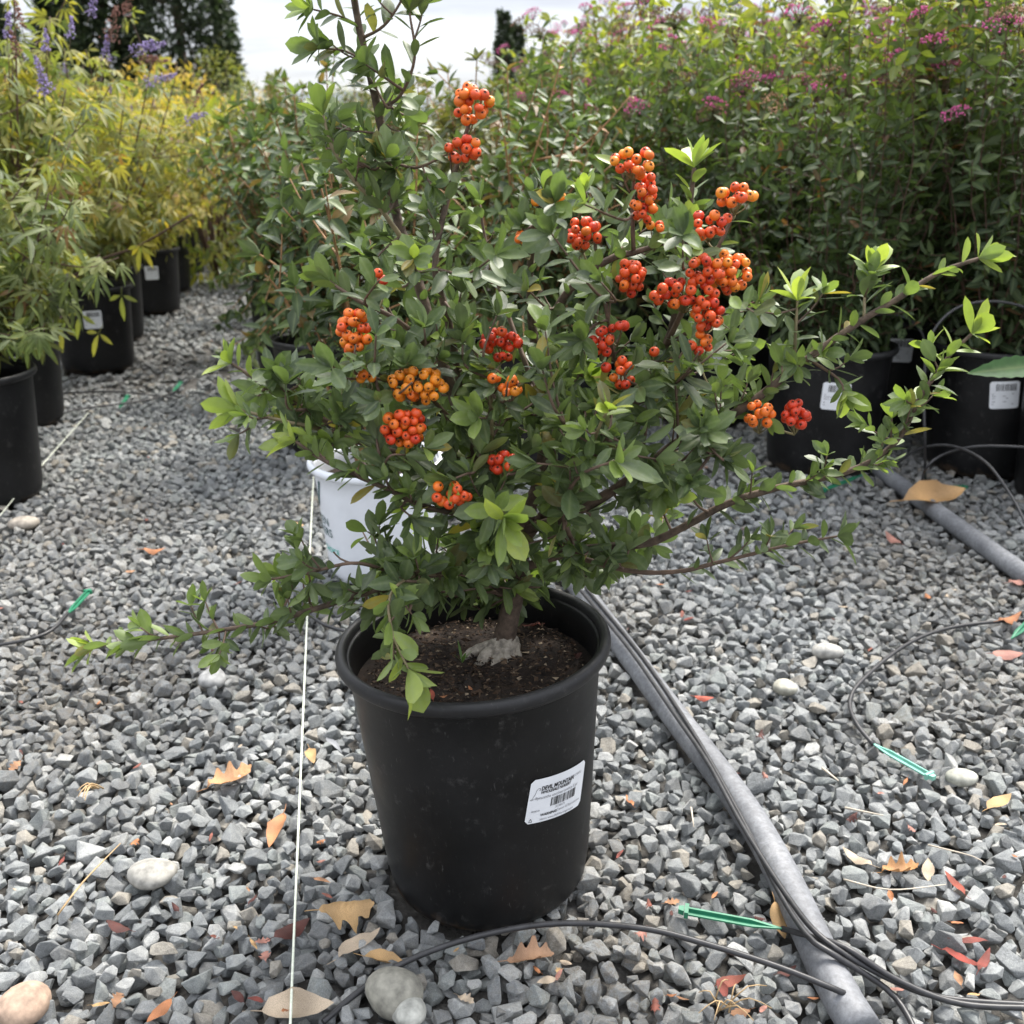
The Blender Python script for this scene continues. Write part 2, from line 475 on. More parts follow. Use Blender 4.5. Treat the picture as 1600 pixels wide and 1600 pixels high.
# ------------------------------------------------------------------ ground
def sheet(x0, x1, y0, y1, z, nx, ny, fn=None):
    xs, ys = np.meshgrid(np.linspace(x0, x1, nx), np.linspace(y0, y1, ny))
    V = np.stack([xs.ravel(), ys.ravel(), np.full(xs.size, z)], 1)
    if fn is not None: V[:, 2] += fn(V[:, 0], V[:, 1])
    i = np.arange(nx * ny).reshape(ny, nx)
    a, b_, c, d = i[:-1, :-1].ravel(), i[:-1, 1:].ravel(), i[1:, 1:].ravel(), i[1:, :-1].ravel()
    return V, np.concatenate([np.stack([a, b_, c], 1), np.stack([a, c, d], 1)])
gV, gT = sheet(-900, 900, -20, 1500, -.0232, 40, 40)
ground = link('ground', tri_mesh('ground', gV, gT, M['ground']))
tag(ground, 'wide flat yard of crushed grey stone under the nursery pots', 'ground', kind='structure')

# crushed stones: angular hulls with chipped edges
def stone_mesh(name, seed, npts, bev, flat):
    r = np.random.default_rng(seed)
    p = r.normal(size=(npts, 3)); p /= np.linalg.norm(p, axis=1)[:, None]
    p *= r.uniform(.80, 1.0, (npts, 1))
    p *= np.array([1.0, r.uniform(.66, .92), flat])
    bm = bmesh.new()
    for v in p: bm.verts.new(v)
    res = bmesh.ops.convex_hull(bm, input=bm.verts)
    bmesh.ops.delete(bm, geom=[v for v in bm.verts if not v.link_faces], context='VERTS')
    bmesh.ops.dissolve_limit(bm, angle_limit=R(12), verts=bm.verts, edges=bm.edges)
    if bev: bmesh.ops.bevel(bm, geom=list(bm.edges), offset=bev, segments=1, affect='EDGES', profile=.6)
    bmesh.ops.triangulate(bm, faces=bm.faces)
    me = bpy.data.meshes.new(name); bm.to_mesh(me); bm.free()
    me.materials.append(M['stone'])
    me.polygons.foreach_set('use_smooth', np.zeros(len(me.polygons), bool))
    me.update()
    return me
PROTO = bpy.data.collections.new('stone_shapes')
near_shapes, far_shapes = [], []
for i in range(16):
    fl = [.55, .66, .75, .6][i % 4]
    near_shapes.append(stone_mesh('stone_shape_%02d' % i, 100 + i, 11 + i % 6, .035, fl))
for i in range(8):
    far_shapes.append(stone_mesh('stone_shape_%02d' % (16 + i), 200 + i, 12, 0, .62))
for me in near_shapes + far_shapes:
    PROTO.objects.link(bpy.data.objects.new(me.name, me))

class Blocks:
    pots = [(POT[0], POT[1], SP_MAIN.rb), (WHITE[0], WHITE[1], SP_WHITE.rb)] + [(x, y, SP_BLACK.rb) for x, y in VITEX + SPIREA_POTS + GLOSSY_POTS + [CPOT]]
    pots = np.array(pots)
    pipes = [smooth_path(PIPE_A, .03), smooth_path(PIPE_B, .03)]
def blocked(x, y):
    if np.any((Blocks.pots[:, 0] - x) ** 2 + (Blocks.pots[:, 1] - y) ** 2 < (Blocks.pots[:, 2] - .010) ** 2): return True
    for pl in Blocks.pipes:
        if np.min((pl[:, 0] - x) ** 2 + (pl[:, 1] - y) ** 2) < .0175 ** 2: return True
    return False
# the nearer yard: every stone is dropped and comes to rest on the ones below
RES = .004
X0, Y0, X1, Y1 = -1.75, .55, 1.45, 3.4
HM = np.zeros((int((X1 - X0) / RES) + 1, int((Y1 - Y0) / RES) + 1))
stones = []
def settle(xx, y2, s, h, i, j, k, bowl, ins):
    zc_ = h * rng.uniform(.55, .95)
    pt = HM[i - k:i + k + 1, j - k:j + k + 1]
    np.maximum(pt, np.where(ins, zc_ + bowl, 0), out=pt)
    stones.append((xx, y2, zc_, s, h))
def bowl_of(s, h):
    k = int(s * .85 / RES); o_ = np.arange(-k, k + 1) * RES
    rho2 = (o_[:, None] ** 2 + o_[None, :] ** 2) / (s * .85) ** 2
    ins = rho2 < .8
    return k, np.where(ins, h * np.sqrt(np.clip(1 - rho2, 0, 1)), -9), ins
row = 0; y = Y0 + .05
while y < Y1 - .05:                               # a closed bed first
    hw = .56 * y + .14
    for x in np.arange(max(-hw, X0 + .06) + .0107 * (row % 2), min(hw, X1 - .06), .0215):
        xx, y2 = x + rng.normal() * .004, y + rng.normal() * .004
        if blocked(xx, y2): continue
        s = float(np.clip(rng.lognormal(math.log(.0143), .18), .009, .021)); h = s * .60
        k, bowl, ins = bowl_of(s, h)
        settle(xx, y2, s, h, int((xx - X0) / RES), int((y2 - Y0) / RES), k, bowl, ins)
    row += 1; y += .019
N_DROP = 36000
tries = 0
while len(stones) < N_DROP and tries < 70000:
    tries += 1
    y = Y0 + .05 + (Y1 - Y0 - .1) * rng.random()
    hw = .56 * y + .14
    if rng.random() > hw / (.56 * Y1 + .14): continue
    x = rng.uniform(max(-hw, X0 + .06), min(hw, X1 - .06))
    s = float(np.clip(rng.lognormal(math.log(.0138), .27), .007, .026))
    h = s * .60
    best = None
    k, bowl, ins = bowl_of(s, h)
    for c in range(4):
        xx, y2 = x + rng.normal() * .03 * (c > 0), y + rng.normal() * .03 * (c > 0)
        i, j = int((xx - X0) / RES), int((y2 - Y0) / RES)
        if i - k < 0 or j - k < 0 or i + k >= HM.shape[0] or j + k >= HM.shape[1]: continue
        zc_ = np.max(HM[i - k:i + k + 1, j - k:j + k + 1] + bowl)
        if best is None or zc_ < best[0]: best = (zc_, xx, y2, i, j)
    if best is None: continue
    zc_, xx, y2, i, j = best
    if zc_ > .0250 + .2 * h or blocked(xx, y2): continue
    zc_ -= .30 * h
    pt = HM[i - k:i + k + 1, j - k:j + k + 1]
    np.maximum(pt, np.where(ins, zc_ + bowl, 0), out=pt)
    stones.append((xx, y2, zc_, s, h))
st = np.array(stones)
print('STONES', len(stones), tries, np.percentile(HM[HM > 0], [5, 25, 50, 75, 95]))
TOP = .0212
st[:, 2] -= TOP + .002                            # the settled surface is about z = 0
HM = np.where(HM > 0, HM - TOP - .002, -.02)
def gravel_top(x, y):
    i, j = int((x - X0) / RES), int((y - Y0) / RES)
    if 2 <= i < HM.shape[0] - 2 and 2 <= j < HM.shape[1] - 2: return float(np.max(HM[i - 2:i + 3, j - 2:j + 3]))
    return 0.0
# the yard further off: two loose layers
far = []
def far_fill(x0, x1, y0, y1, dens):
    for _ in range(int((x1 - x0) * (y1 - y0) * dens)):
        x, y = rng.uniform(x0, x1), rng.uniform(y0, y1)
        if blocked(x, y): continue
        s = float(np.clip(rng.lognormal(math.log(.0148), .24), .009, .024))
        far.append((x, y, -.012 + rng.uniform(-.010, .007), s, s * .6))
def side_fill(n):
    for _ in range(n):                            # the yard beside and before the dropped bed
        x, y = rng.uniform(-2.0, 2.0), rng.uniform(.15, 3.4)
        hw = .56 * y + .14
        if (abs(x) < hw - .02 and X0 + .06 < x < X1 - .06 and y > Y0 + .05) or blocked(x, y) or (y > 1.4 and not X0 < x < X1): continue
        s = float(np.clip(rng.lognormal(math.log(.0148), .22), .009, .024))
        far.append((x, y, -.013 + rng.uniform(-.008, .008), s, s * .6))
side_fill(42000)
far_fill(-2.0, X0, 1.4, 3.4, 1900); far_fill(X1, 2.0, 1.4, 3.4, 1900)
far_fill(-2.3, 1.6, 3.4, 4.7, 1600); far_fill(-2.4, -.4, 4.7, 9.5, 1250)
fr = np.array(far)
allst = np.vstack([st, fr])
rot = np.stack([rng.normal(0, .38, len(allst)), rng.normal(0, .38, len(allst)), rng.uniform(0, 6.28, len(allst))], 1)
idx = rng.integers(0, 16, len(allst)); idx[allst[:, 1] > 2.2] = 16 + rng.integers(0, 8, int(np.sum(allst[:, 1] > 2.2)))
scl = allst[:, 3:4] * np.stack([rng.uniform(.95, 1.2, len(allst)), rng.uniform(.95, 1.2, len(allst)), rng.uniform(.95, 1.25, len(allst))], 1)
# the 300 that show largest are stones of their own, the rest is gravel
sx, sy, sd = project(allst[:, :3])
exposed = np.array([z + h * .8 >= gravel_top(x, y) - .004 for x, y, z, s, h in st] + [False] * len(fr))
ok = exposed & (sx > 5) & (sx < 1595) & (sy > 700) & (sy < 1595)
score = np.where(ok, allst[:, 3] / sd, -1)
big = np.argsort(-score)[:300]
for i in big:
    o = link('stone', near_shapes[idx[i]], ground)
    o.location = allst[i, :3]; o.rotation_euler = rot[i]; o.scale = scl[i]
keep = np.ones(len(allst), bool); keep[big] = False
me = bpy.data.meshes.new('gravel')
pts = allst[keep][:, :3]
me.vertices.add(len(pts)); me.vertices.foreach_set('co', pts.astype(np.float32).ravel())
a = me.attributes.new('srot', 'FLOAT_VECTOR', 'POINT'); a.data.foreach_set('vector', rot[keep].astype(np.float32).ravel())
a = me.attributes.new('sscl', 'FLOAT_VECTOR', 'POINT'); a.data.foreach_set('vector', scl[keep].astype(np.float32).ravel())
a = me.attributes.new('sidx', 'INT', 'POINT'); a.data.foreach_set('value', idx[keep].astype(np.int32))
me.materials.append(M['stone'])
gravel = link('gravel', me, ground)
tag(gravel, 'loose crushed bluish grey gravel covering the yard', kind='stuff')
ng = bpy.data.node_groups.new('scatter_stones', 'GeometryNodeTree')
ng.interface.new_socket('Geometry', in_out='INPUT', socket_type='NodeSocketGeometry')
ng.interface.new_socket('Geometry', in_out='OUTPUT', socket_type='NodeSocketGeometry')
gi, go = ng.nodes.new('NodeGroupInput'), ng.nodes.new('NodeGroupOutput')
iop = ng.nodes.new('GeometryNodeInstanceOnPoints'); iop.inputs['Pick Instance'].default_value = True
ci = ng.nodes.new('GeometryNodeCollectionInfo'); ci.inputs['Collection'].default_value = PROTO
ci.inputs['Separate Children'].default_value = True; ci.inputs['Reset Children'].default_value = True
def named(nm, ty):
    n = ng.nodes.new('GeometryNodeInputNamedAttribute'); n.data_type = ty; n.inputs['Name'].default_value = nm
    return [o for o in n.outputs if o.enabled and o.name == 'Attribute'][0]
ng.links.new(gi.outputs[0], iop.inputs['Points']); ng.links.new(ci.outputs[0], iop.inputs['Instance'])
ng.links.new(named('sidx', 'INT'), iop.inputs['Instance Index'])
e2r = ng.nodes.new('FunctionNodeEulerToRotation')
ng.links.new(named('srot', 'FLOAT_VECTOR'), e2r.inputs[0]); ng.links.new(e2r.outputs[0], iop.inputs['Rotation'])
ng.links.new(named('sscl', 'FLOAT_VECTOR'), iop.inputs['Scale'])
ng.links.new(iop.outputs[0], go.inputs[0])
gmod = gravel.modifiers.new('scatter', 'NODES'); gmod.node_group = ng

# ------------------------------------------------------------------ pots
def pot_radius(s, z):
    return s.rb + (s.rt - s.rb) * np.clip(z / s.H, 0, 1)
def pot_meshes(s, mb, mr, soil_drop=.04, segs=64):
    rc = .022
    prof = [(0, .004), (s.rb - .03, .002), (s.rb - rc, 0)]
    for k in range(1, 6):
        a_ = k / 5 * math.pi / 2
        prof.append((s.rb - rc + rc * math.sin(a_), rc - rc * math.cos(a_)))
    for z in np.linspace(.04, s.H - .026, 8): prof.append((pot_radius(s, z), z))
    prof += [(s.rt - .0005, s.H - .022), (s.rt + .001, s.H - .012), (s.rt - .002, s.H - .006)]
    zin = s.H - soil_drop - .05
    prof += [(s.rt - .005, s.H - .010)] + [(pot_radius(s, z) - .004, z) for z in np.linspace(s.H - .03, zin, 4)] + [(0, zin)]
    V, T = lathe(prof, segs)
    body = tri_mesh('pot_body', V, T, mb)
    rp = []
    for k in range(13):                          # rolled lip
        a_ = -2.3 + k / 12 * 4.7
        rp.append((s.rt + .0045 + .0062 * math.cos(a_), s.H - .0065 + .0085 * math.sin(a_)))
    rp.append((s.rt - .0038, s.H - .012)); rp.append(rp[0])
    V, T = lathe(rp, segs)
    rim = tri_mesh('pot_rim', V, T, mr)
    return body, rim
def soil_mesh(s, drop, seed, amp=.006):
    r_ = np.random.default_rng(seed)
    rs = pot_radius(s, s.H - drop) - .003
    V, T = [(0, 0, 0)], []
    nr, na = 14, 44
    for i in range(1, nr + 1):
        for k in range(na):
            a_ = 2 * math.pi * k / na
            q = i / nr
            h = amp * (r_.normal() * .45) * (q < 1) + .003 * (1 - q) + amp * .8 * math.sin(3 * a_ + seed) * q * (1 - q) * 3
            V.append((rs * q * math.cos(a_), rs * q * math.sin(a_), h - .002))
    for k in range(na): T.append((0, 1 + k, 1 + (k + 1) % na))
    for i in range(nr - 1):
        for k in range(na):
            a0, a1 = 1 + i * na + k, 1 + i * na + (k + 1) % na
            T += [(a0, a0 + na, a1 + na), (a0, a1 + na, a1)]
    V = np.array(V); V[:, 2] += s.H - drop
    return tri_mesh('soil', V, T, M['soil'])
def on_pot(s, th0, z0, tilt, uv, lift):
    """wrap flat (u, v) metres round the pot wall; th0 is measured from -Y (towards the aisle) to +X"""
    uv = np.atleast_2d(uv)
    c, s_ = math.cos(tilt), math.sin(tilt)
    u, v = uv[:, 0] * c - uv[:, 1] * s_, uv[:, 0] * s_ + uv[:, 1] * c
    z = z0 + v
    r_ = pot_radius(s, z) + lift
    th = th0 + u / pot_radius(s, z0)
    return np.stack([r_ * np.sin(th), -r_ * np.cos(th), z], 1)
def patch(s, th0, z0, tilt, w, h, lift, corner=.004, n=14):
    """thin rounded sticker"""
    V, T = [], []
    for k in range(n + 1):
        u = -w / 2 + w * k / n
        e_ = min(u + w / 2, w / 2 - u)
        hh = h / 2 - (corner - math.sqrt(max(corner ** 2 - (corner - e_) ** 2, 0)) if e_ < corner else 0)
        for q in (-1, -.33, .33, 1): V.append((u, hh * q))
    for k in range(n):
        for q in range(3):
            a_ = k * 4 + q
            T += [(a_, a_ + 4, a_ + 5), (a_, a_ + 5, a_ + 1)]
    return on_pot(s, th0, z0, tilt, np.array(V), lift), np.array(T)
def strips(rects):
    V, T = [], []
    for (u0, u1, v0, v1) in rects:
        n = len(V)
        V += [(u0, v0), (u1, v0), (u1, v1), (u0, v1)]; T += [(n, n + 1, n + 2), (n, n + 2, n + 3)]
    return np.array(V), np.array(T)
def text_flat(body, size, bold=0.0, sx=1.0):
    cu = bpy.data.curves.new('lettering', 'FONT'); cu.body = body; cu.size = size; cu.offset = bold * size; cu.resolution_u = 3
    ob = bpy.data.objects.new('lettering', cu); COL.objects.link(ob)
    bpy.context.view_layer.update()
    me_ = bpy.data.meshes.new_from_object(ob.evaluated_get(bpy.context.evaluated_depsgraph_get()))
    bm = bmesh.new(); bm.from_mesh(me_); bmesh.ops.triangulate(bm, faces=bm.faces)
    V = np.array([v.co[:2] for v in bm.verts]); bm.verts.index_update()
    T = np.array([[v.index for v in f.verts] for f in bm.faces])
    bm.free(); bpy.data.objects.remove(ob); bpy.data.meshes.remove(me_); bpy.data.curves.remove(cu)
    V[:, 0] *= sx
    # keep faces looking up the same way
    a_ = V[T[:, 0]]; d1 = V[T[:, 1]] - a_; d2 = V[T[:, 2]] - a_
    fl = d1[:, 0] * d2[:, 1] - d1[:, 1] * d2[:, 0] < 0
    T[fl] = T[fl][:, ::-1]
    return V, T
def barcode(u0, u1, v0, v1, seed):
    r_ = np.random.default_rng(seed); rects = []; u = u0
    while u < u1:
        w = r_.choice([.0005, .001, .0015]) * (u1 - u0) / .042
        rects.append((u, min(u + w, u1), v0, v1)); u += w + r_.choice([.0006, .001, .0014]) * (u1 - u0) / .042
    return rects

_black = pot_meshes(SP_BLACK, M['pot'], M['rim'], .045, 48)
_black_soil = soil_mesh(SP_BLACK, .045, 3)
def black_pot(x, y, label, group='black nursery pots', sticker=None, seed=0, rz=0.0, sc=1.0):
    root = empty('nursery_pot', (x, y, -.004))
    tag(root, label, 'plant pot', group)
    b_ = link('pot_body', _black[0], root); link('rim', _black[1], b_); link('soil', _black_soil, root)
    if sticker:
        th, z0, tl = sticker
        V, T = patch(SP_BLACK, th, z0, tl, .062, .064, .0012)
        lb = link('sticker', tri_mesh('sticker', V, T, M['paper']), root)
        rects = barcode(-.018, .024, .010, .026, seed)
        V, T = strips(rects)
        link('barcode', tri_mesh('barcode', on_pot(SP_BLACK, th, z0, tl, V, .0018), T, M['ink'], smooth=False), lb)
        r_ = np.random.default_rng(seed)
        V, T = strips([(-.026, -.026 + r_.uniform(.025, .05), v, v + .0016) for v in (.002, -.003, -.008, -.016, -.022)])
        link('print', tri_mesh('print', on_pot(SP_BLACK, th, z0, tl, V, .0018), T, M['grey_ink'], smooth=False), lb)
    root.rotation_euler.z = rz; root.scale = (sc,) * 3
    return root

# the firethorn's pot
pot = empty('nursery_pot', POT + [.016, 0, -.006])
pot.rotation_euler.y = -R(3.0)                    # the pot stands a little askew on the stones
tag(pot, 'tall black nursery pot with barcode sticker holding the berry shrub', 'plant pot', 'black nursery pots')
mb, mr = pot_meshes(SP_MAIN, M['pot'], M['rim'], .045, 96)
pbody = link('pot_body', mb, pot); link('rim', mr, pbody)
soil = link('soil', soil_mesh(SP_MAIN, .042, 1, .007), pot)
g = GM()
for _ in range(2600):
    a_, q = rng.uniform(0, 6.28), math.sqrt(rng.random()) * .118
    s_ = rng.uniform(.0008, .0022) * rng.choice([1, 1, 1, 1.8])
    V = rng.normal(size=(4, 3)); V = V / np.linalg.norm(V, axis=1)[:, None] * s_ * [1.6, 1, .8]
    c = [(.02, .013, .009), (.06, .035, .02), (.12, .08, .05), (.28, .22, .15)][rng.choice(4, p=[.4, .35, .18, .07])]
    g.add(V + [q * math.cos(a_), q * math.sin(a_), SP_MAIN.H - .037 + rng.uniform(-.001, .004)], [(0, 1, 2), (0, 2, 3), (0, 3, 1), (1, 3, 2)], (*c, 0))
M['crumb'] = tint_mat('bark_crumb', .95, 0, 300, .3)
tag(g.obj('soil_crumbs', M['crumb'], soil, False), kind='stuff')
# the sticker with its print
TH, ZS, TL = R(41.5), .168, R(-10)
SW, SH, SK = .094, .062, .86                      # laid out at 94 mm, printed at 86 %
V, T = patch(SP_MAIN, TH, ZS, TL, SW * SK, SH * SK, .0010, .004, 20)
stk = link('sticker', tri_mesh('sticker', V, T, M['paper']), pot)
stk['label'] = 'white printed sticker with barcode on the black pot'
def printed(name, items, m, parent):
    for V, T, u, v in items:
        g_ = GM(); g_.add(on_pot(SP_MAIN, TH, ZS, TL, (V + [u, v]) * SK, .0015), T)
        g_.obj(name, m, parent, False)
L0 = -SW / 2
printed('text_line', [(*text_flat('DEVIL MOUNTAIN', .0076, .035, .84), L0 + .0155, .0145),
                      (*text_flat('WHOLESALE NURSERY', .0056, .03, .84), L0 + .0155, .0095),
                      (*text_flat('WARNING:', .0050, .03, 1), L0 + .020, -.0225)], M['ink'], stk)
printed('text_line', [(*text_flat('Pyracantha coccinea Lowboy 5 gal', .0056, .004, .90), L0 + .009, .0025),
                        (*text_flat('PYLO8052', .0050, 0, 1), L0 + .0625, .0170),
                        (*text_flat('5138073', .0046, .005, 1), L0 + .0415, -.0160),
                        (*text_flat('9858218', .0034, .01, 1), L0 + .006, -.0150),
                        (*text_flat('Cancer & Reproductive', .0050, .003, .92), L0 + .0445, -.0215),
                        (*text_flat('Harm: www.P65Warnings.ca.gov', .0046, .003, .92), L0 + .020, -.0285)], M['grey_ink'], stk)
V, T = strips(barcode(L0 + .033, L0 + .076, -.0115, .0005, 5)); printed('barcode', [(V, T, 0, 0)], M['ink'], stk)
mt = np.array([(0, 0), (.003, .001), (.004, .004), (.006, .0075), (.007, .012), (.009, .0145), (.0115, .0145), (.0122, .012), (.0105, .0115)])
def outline(pts_, w):
    V_, T_ = [], []
    for a_, b_ in zip(pts_[:-1], pts_[1:]):
        d_ = (b_ - a_) / np.linalg.norm(b_ - a_); nn = np.array([-d_[1], d_[0]]) * w / 2
        n_ = len(V_); V_ += [a_ + nn, a_ - nn, b_ - nn, b_ + nn]; T_ += [(n_, n_ + 1, n_ + 2), (n_, n_ + 2, n_ + 3)]
    return np.array(V_), np.array(T_)
V1, T1 = outline(mt, .0005); V2, T2 = outline(np.array([(.001, -.001), (.006, .0008), (.010, .0002), (.014, .001)]), .0005)
V3, T3 = outline(np.array([(0, 0), (.0022, .005), (.0044, 0), (0, 0)]), .0006)
printed('logo', [(V1, T1, L0 + .002, .0035), (V2, T2, L0 + .002, .0035), (V3, T3, L0 + .005, -.0285)], M['ink'], stk)

# the white pot
wp = empty('nursery_pot', WHITE + [0, 0, -.004])
tag(wp, 'white printed nursery pot behind the berry shrub', 'plant pot', 'nursery pots')
mb, mr = pot_meshes(SP_WHITE, M['white_plastic'], M['white_plastic'], .04, 72)
wb = link('pot_body', mb, wp); link('rim', mr, wb); link('soil', soil_mesh(SP_WHITE, .04, 5), wp)
def wrapped(name, items, m):
    for V, T, u, v in items:
        g_ = GM()
        z = .12 + v + V[:, 1]; r_ = pot_radius(SP_WHITE, z) + .0012
        th = R(-62) + (u + V[:, 0]) / .11                       # words end just inside the left limb
        g_.add(np.stack([r_ * np.sin(th), -r_ * np.cos(th), z], 1), T)
        g_.obj(name, m, wb, False)
def right(s_, size, bold, m_, v, e_=.0):
    V, T = text_flat(s_, size, bold, 1)
    return (V - [V[:, 0].max(), 0], T, e_, v)
wrapped('text_line', [right('PW', .085, -.004, 0, .030, .012), right('PROVEN', .024, 0, 0, .000, .022), right('WINNERS', .024, 0, 0, -.022, .030)], M['dark_green_ink'])
wrapped('text_line', [right('CHOICE', .015, .02, 0, -.055, .044)], M['teal_ink'])
V, T = strips([(-.10, .040, -.040, -.0385), (-.02, .044, -.064, -.0625)]); wrapped('rule', [(V, T, 0, 0)], M['grey_ink'])
# ------------------------------------------------------------------ leaves
def leaf_template(L, W, widest=.55, tipp=1.0, fold=.25, curl=.12, cols=5, rows=5, wave=0.0, serr=0, twist=0.0):
    """a leaf along +Y from the origin, upper side +Z; alpha is 1 on the midrib"""
    ts = np.linspace(0, 1, rows + 2)[1:-1]
    V, A = [(0, 0, 0)], [1.0]
    half = (cols - 1) // 2
    for i, t_ in enumerate(ts):
        q = t_ / widest if t_ < widest else (1 - t_) / (1 - widest)
        w = W / 2 * (math.sin(min(q, 1) * math.pi / 2) ** (.9 if t_ < widest else tipp))
        if serr: w *= 1 + (.10 if i % 2 else -.04)
        for k in range(-half, half + 1):
            x = w * k / half
            z = fold * abs(x) - curl * L * t_ ** 1.7 + wave * L * math.sin(t_ * 9 + k)
            x2 = x * math.cos(twist * t_) - z * math.sin(twist * t_) * .3
            V.append((x2, t_ * L, z)); A.append(1 - abs(k) / half)
    V.append((0, L, -curl * L)); A.append(1.0)
    T, c = [], cols
    for k in range(c - 1): T.append((0, 1 + k + 1, 1 + k))
    for i in range(rows - 1):
        for k in range(c - 1):
            a_ = 1 + i * c + k
            T += [(a_, a_ + 1, a_ + c + 1), (a_, a_ + c + 1, a_ + c)]
    e_ = len(V) - 1; b_ = 1 + (rows - 1) * c
    for k in range(c - 1): T.append((b_ + k, b_ + k + 1, e_))
    return np.array(V), np.array(T), np.array(A)
def palm_template(L, W, n=5, curl=.2):
    Vs, Ts, As, o = [], [], [], 0
    angs = np.linspace(-70, 70, n)
    for a_ in angs:
        l = L * (1 - .42 * (abs(a_) / 70) ** 1.3)
        V, T, A = leaf_template(l, W * (.6 + .4 * l / L), .5, .8, .3, curl, 3, 3)
        V[:, 1] += .004
        c, s_ = math.cos(R(a_)), math.sin(R(a_))
        V = np.stack([V[:, 0] * c + V[:, 1] * s_, -V[:, 0] * s_ + V[:, 1] * c, V[:, 2]], 1)
        V[:, 1] += L * .35; V[:, 2] -= .02 * L
        Vs.append(V); Ts.append(T + o); As.append(A); o += len(V)
    st_ = np.array([(-.0008, 0, 0), (.0008, 0, 0), (.0006, L * .36, 0), (-.0006, L * .36, 0)])
    Vs.append(st_); Ts.append(np.array([(0, 1, 2), (0, 2, 3)]) + o); As.append(np.ones(4))
    return np.concatenate(Vs), np.concatenate(Ts), np.concatenate(As)
def leaf_frame(p, d, n, s, w=1.0):
    y = unit(d); z = n - y * np.dot(n, y)
    z = unit(z) if np.linalg.norm(z) > 1e-4 else unit(np.cross(y, [1, .3, .2]))
    x = np.cross(y, z)
    Mx = np.eye(4); Mx[:3, 0] = x * s * w; Mx[:3, 1] = y * s; Mx[:3, 2] = z * s; Mx[:3, 3] = p
    return Mx
class Foliage:
    def __init__(s, templates, palette, material):
        s.t, s.pal, s.m = templates, [np.array(c) for c in palette], material
        s.items = []; s.cache = {}
    def add(s, ti, Mx, ci): s.items.append((ti, Mx, ci))
    def cols(s, ti, ci):
        A = s.t[ti][2]
        return np.concatenate([np.tile(s.pal[ci], (len(A), 1)), A[:, None]], 1)
    def build(s, root, nparts=0, name='leaf', stuff='foliage', off=(0, 0, 0), cell=16):
        off = np.asarray(off, float)
        n = len(s.items); single = set()
        if nparts:
            mid = np.array([Mx[:3, 3] + Mx[:3, 1] * .02 for _, Mx, _ in s.items])
            size = np.array([np.linalg.norm(Mx[:3, 1]) for _, Mx, _ in s.items])
            px, py, d = project(mid)
            best = {}
            for i in range(n):
                if 0 < px[i] < 1600 and 0 < py[i] < 1600:
                    k = (int(px[i] // cell), int(py[i] // cell))
                    if k not in best or d[i] < d[best[k]]: best[k] = i
            c = sorted(best.values(), key=lambda i: -size[i] / d[i])[:nparts]
            single = set(c)
            for i in c:
                ti, Mx, ci = s.items[i]
                if (ti, ci) not in s.cache:
                    V, T, A = s.t[ti]
                    s.cache[(ti, ci)] = tri_mesh(name, V, T, s.m, s.cols(ti, ci))
                Mo = Matrix(Mx.tolist()); Mo.translation -= Vector(off)
                link(name, s.cache[(ti, ci)], root, Mo)
        g_ = GM()
        for i, (ti, Mx, ci) in enumerate(s.items):
            if i in single: continue
            V, T, A = s.t[ti]
            g_.add(V @ Mx[:3, :3].T + Mx[:3, 3] - off, T, s.cols(ti, ci))
        if g_.n: tag(g_.obj(stuff, s.m, root), kind='stuff')

def leaves_along(fol, path, spacing, size, tmpl, tint, t0=0.0, t1=1.0, ang=(40, 65), up=.55, per=1, keep=None, taper=.75, droop=0.0, jit=.25):
    """spiral leaves on a twig; tint(t, p) and tmpl() choose colour and shape"""
    seg = np.linalg.norm(np.diff(path, axis=0), axis=1); cum = np.concatenate([[0], np.cumsum(seg)]); tot = cum[-1]
    T = tangents(path); s_ = t0 * tot; ph = rng.uniform(0, 6.28)
    while s_ <= t1 * tot + 1e-9:
        i = min(int(np.searchsorted(cum, s_)), len(path) - 1)
        p, tg = path[i], T[i]
        u = np.cross(tg, [0, 0, 1.0]); u = unit(u) if np.linalg.norm(u) > .05 else np.array([1.0, 0, 0])
        v = np.cross(tg, u)
        for k in range(per):
            a_ = ph + k * math.pi * 2 / per
            rad = u * math.cos(a_) + v * math.sin(a_)
            an = R(rng.uniform(*ang))
            d = tg * math.cos(an) + rad * math.sin(an) + rng.normal(size=3) * jit * .4
            d = unit(d) + np.array([0, 0, -droop])
            n_ = tg * .7 + np.array([0, 0, up]) - rad * .15 + rng.normal(size=3) * jit
            sz = size * rng.uniform(.7, 1.2) * (1 - (1 - taper) * (s_ / tot))
            if keep is None or keep(p + unit(d) * .01, p + unit(d) * .04 * sz):
                fol.add(tmpl(), leaf_frame(p, d, n_, sz, rng.uniform(.85, 1.2)), tint(s_ / tot, p))
        ph += 2.4 if per == 1 else math.pi / 2
        s_ += spacing * rng.uniform(.7, 1.3)
def rosette(fol, p, tg, n, size, tmpl, tint, spread=(18, 55), keep=None):
    u = np.cross(tg, [0, 0, 1.0]); u = unit(u) if np.linalg.norm(u) > .05 else np.array([1.0, 0, 0])
    v = np.cross(tg, u)
    for k in range(n):
        a_ = k * 2.4 + rng.uniform(-.4, .4); an = R(rng.uniform(*spread))
        rad = u * math.cos(a_) + v * math.sin(a_)
        d = tg * math.cos(an) + rad * math.sin(an)
        if keep is None or keep(p + d * .01, p + d * .036 * size):
            fol.add(tmpl(), leaf_frame(p, d, tg - rad * .3 + rng.normal(size=3) * .2, size * rng.uniform(.6, 1.1), rng.uniform(.85, 1.15)), tint(1.0, p))

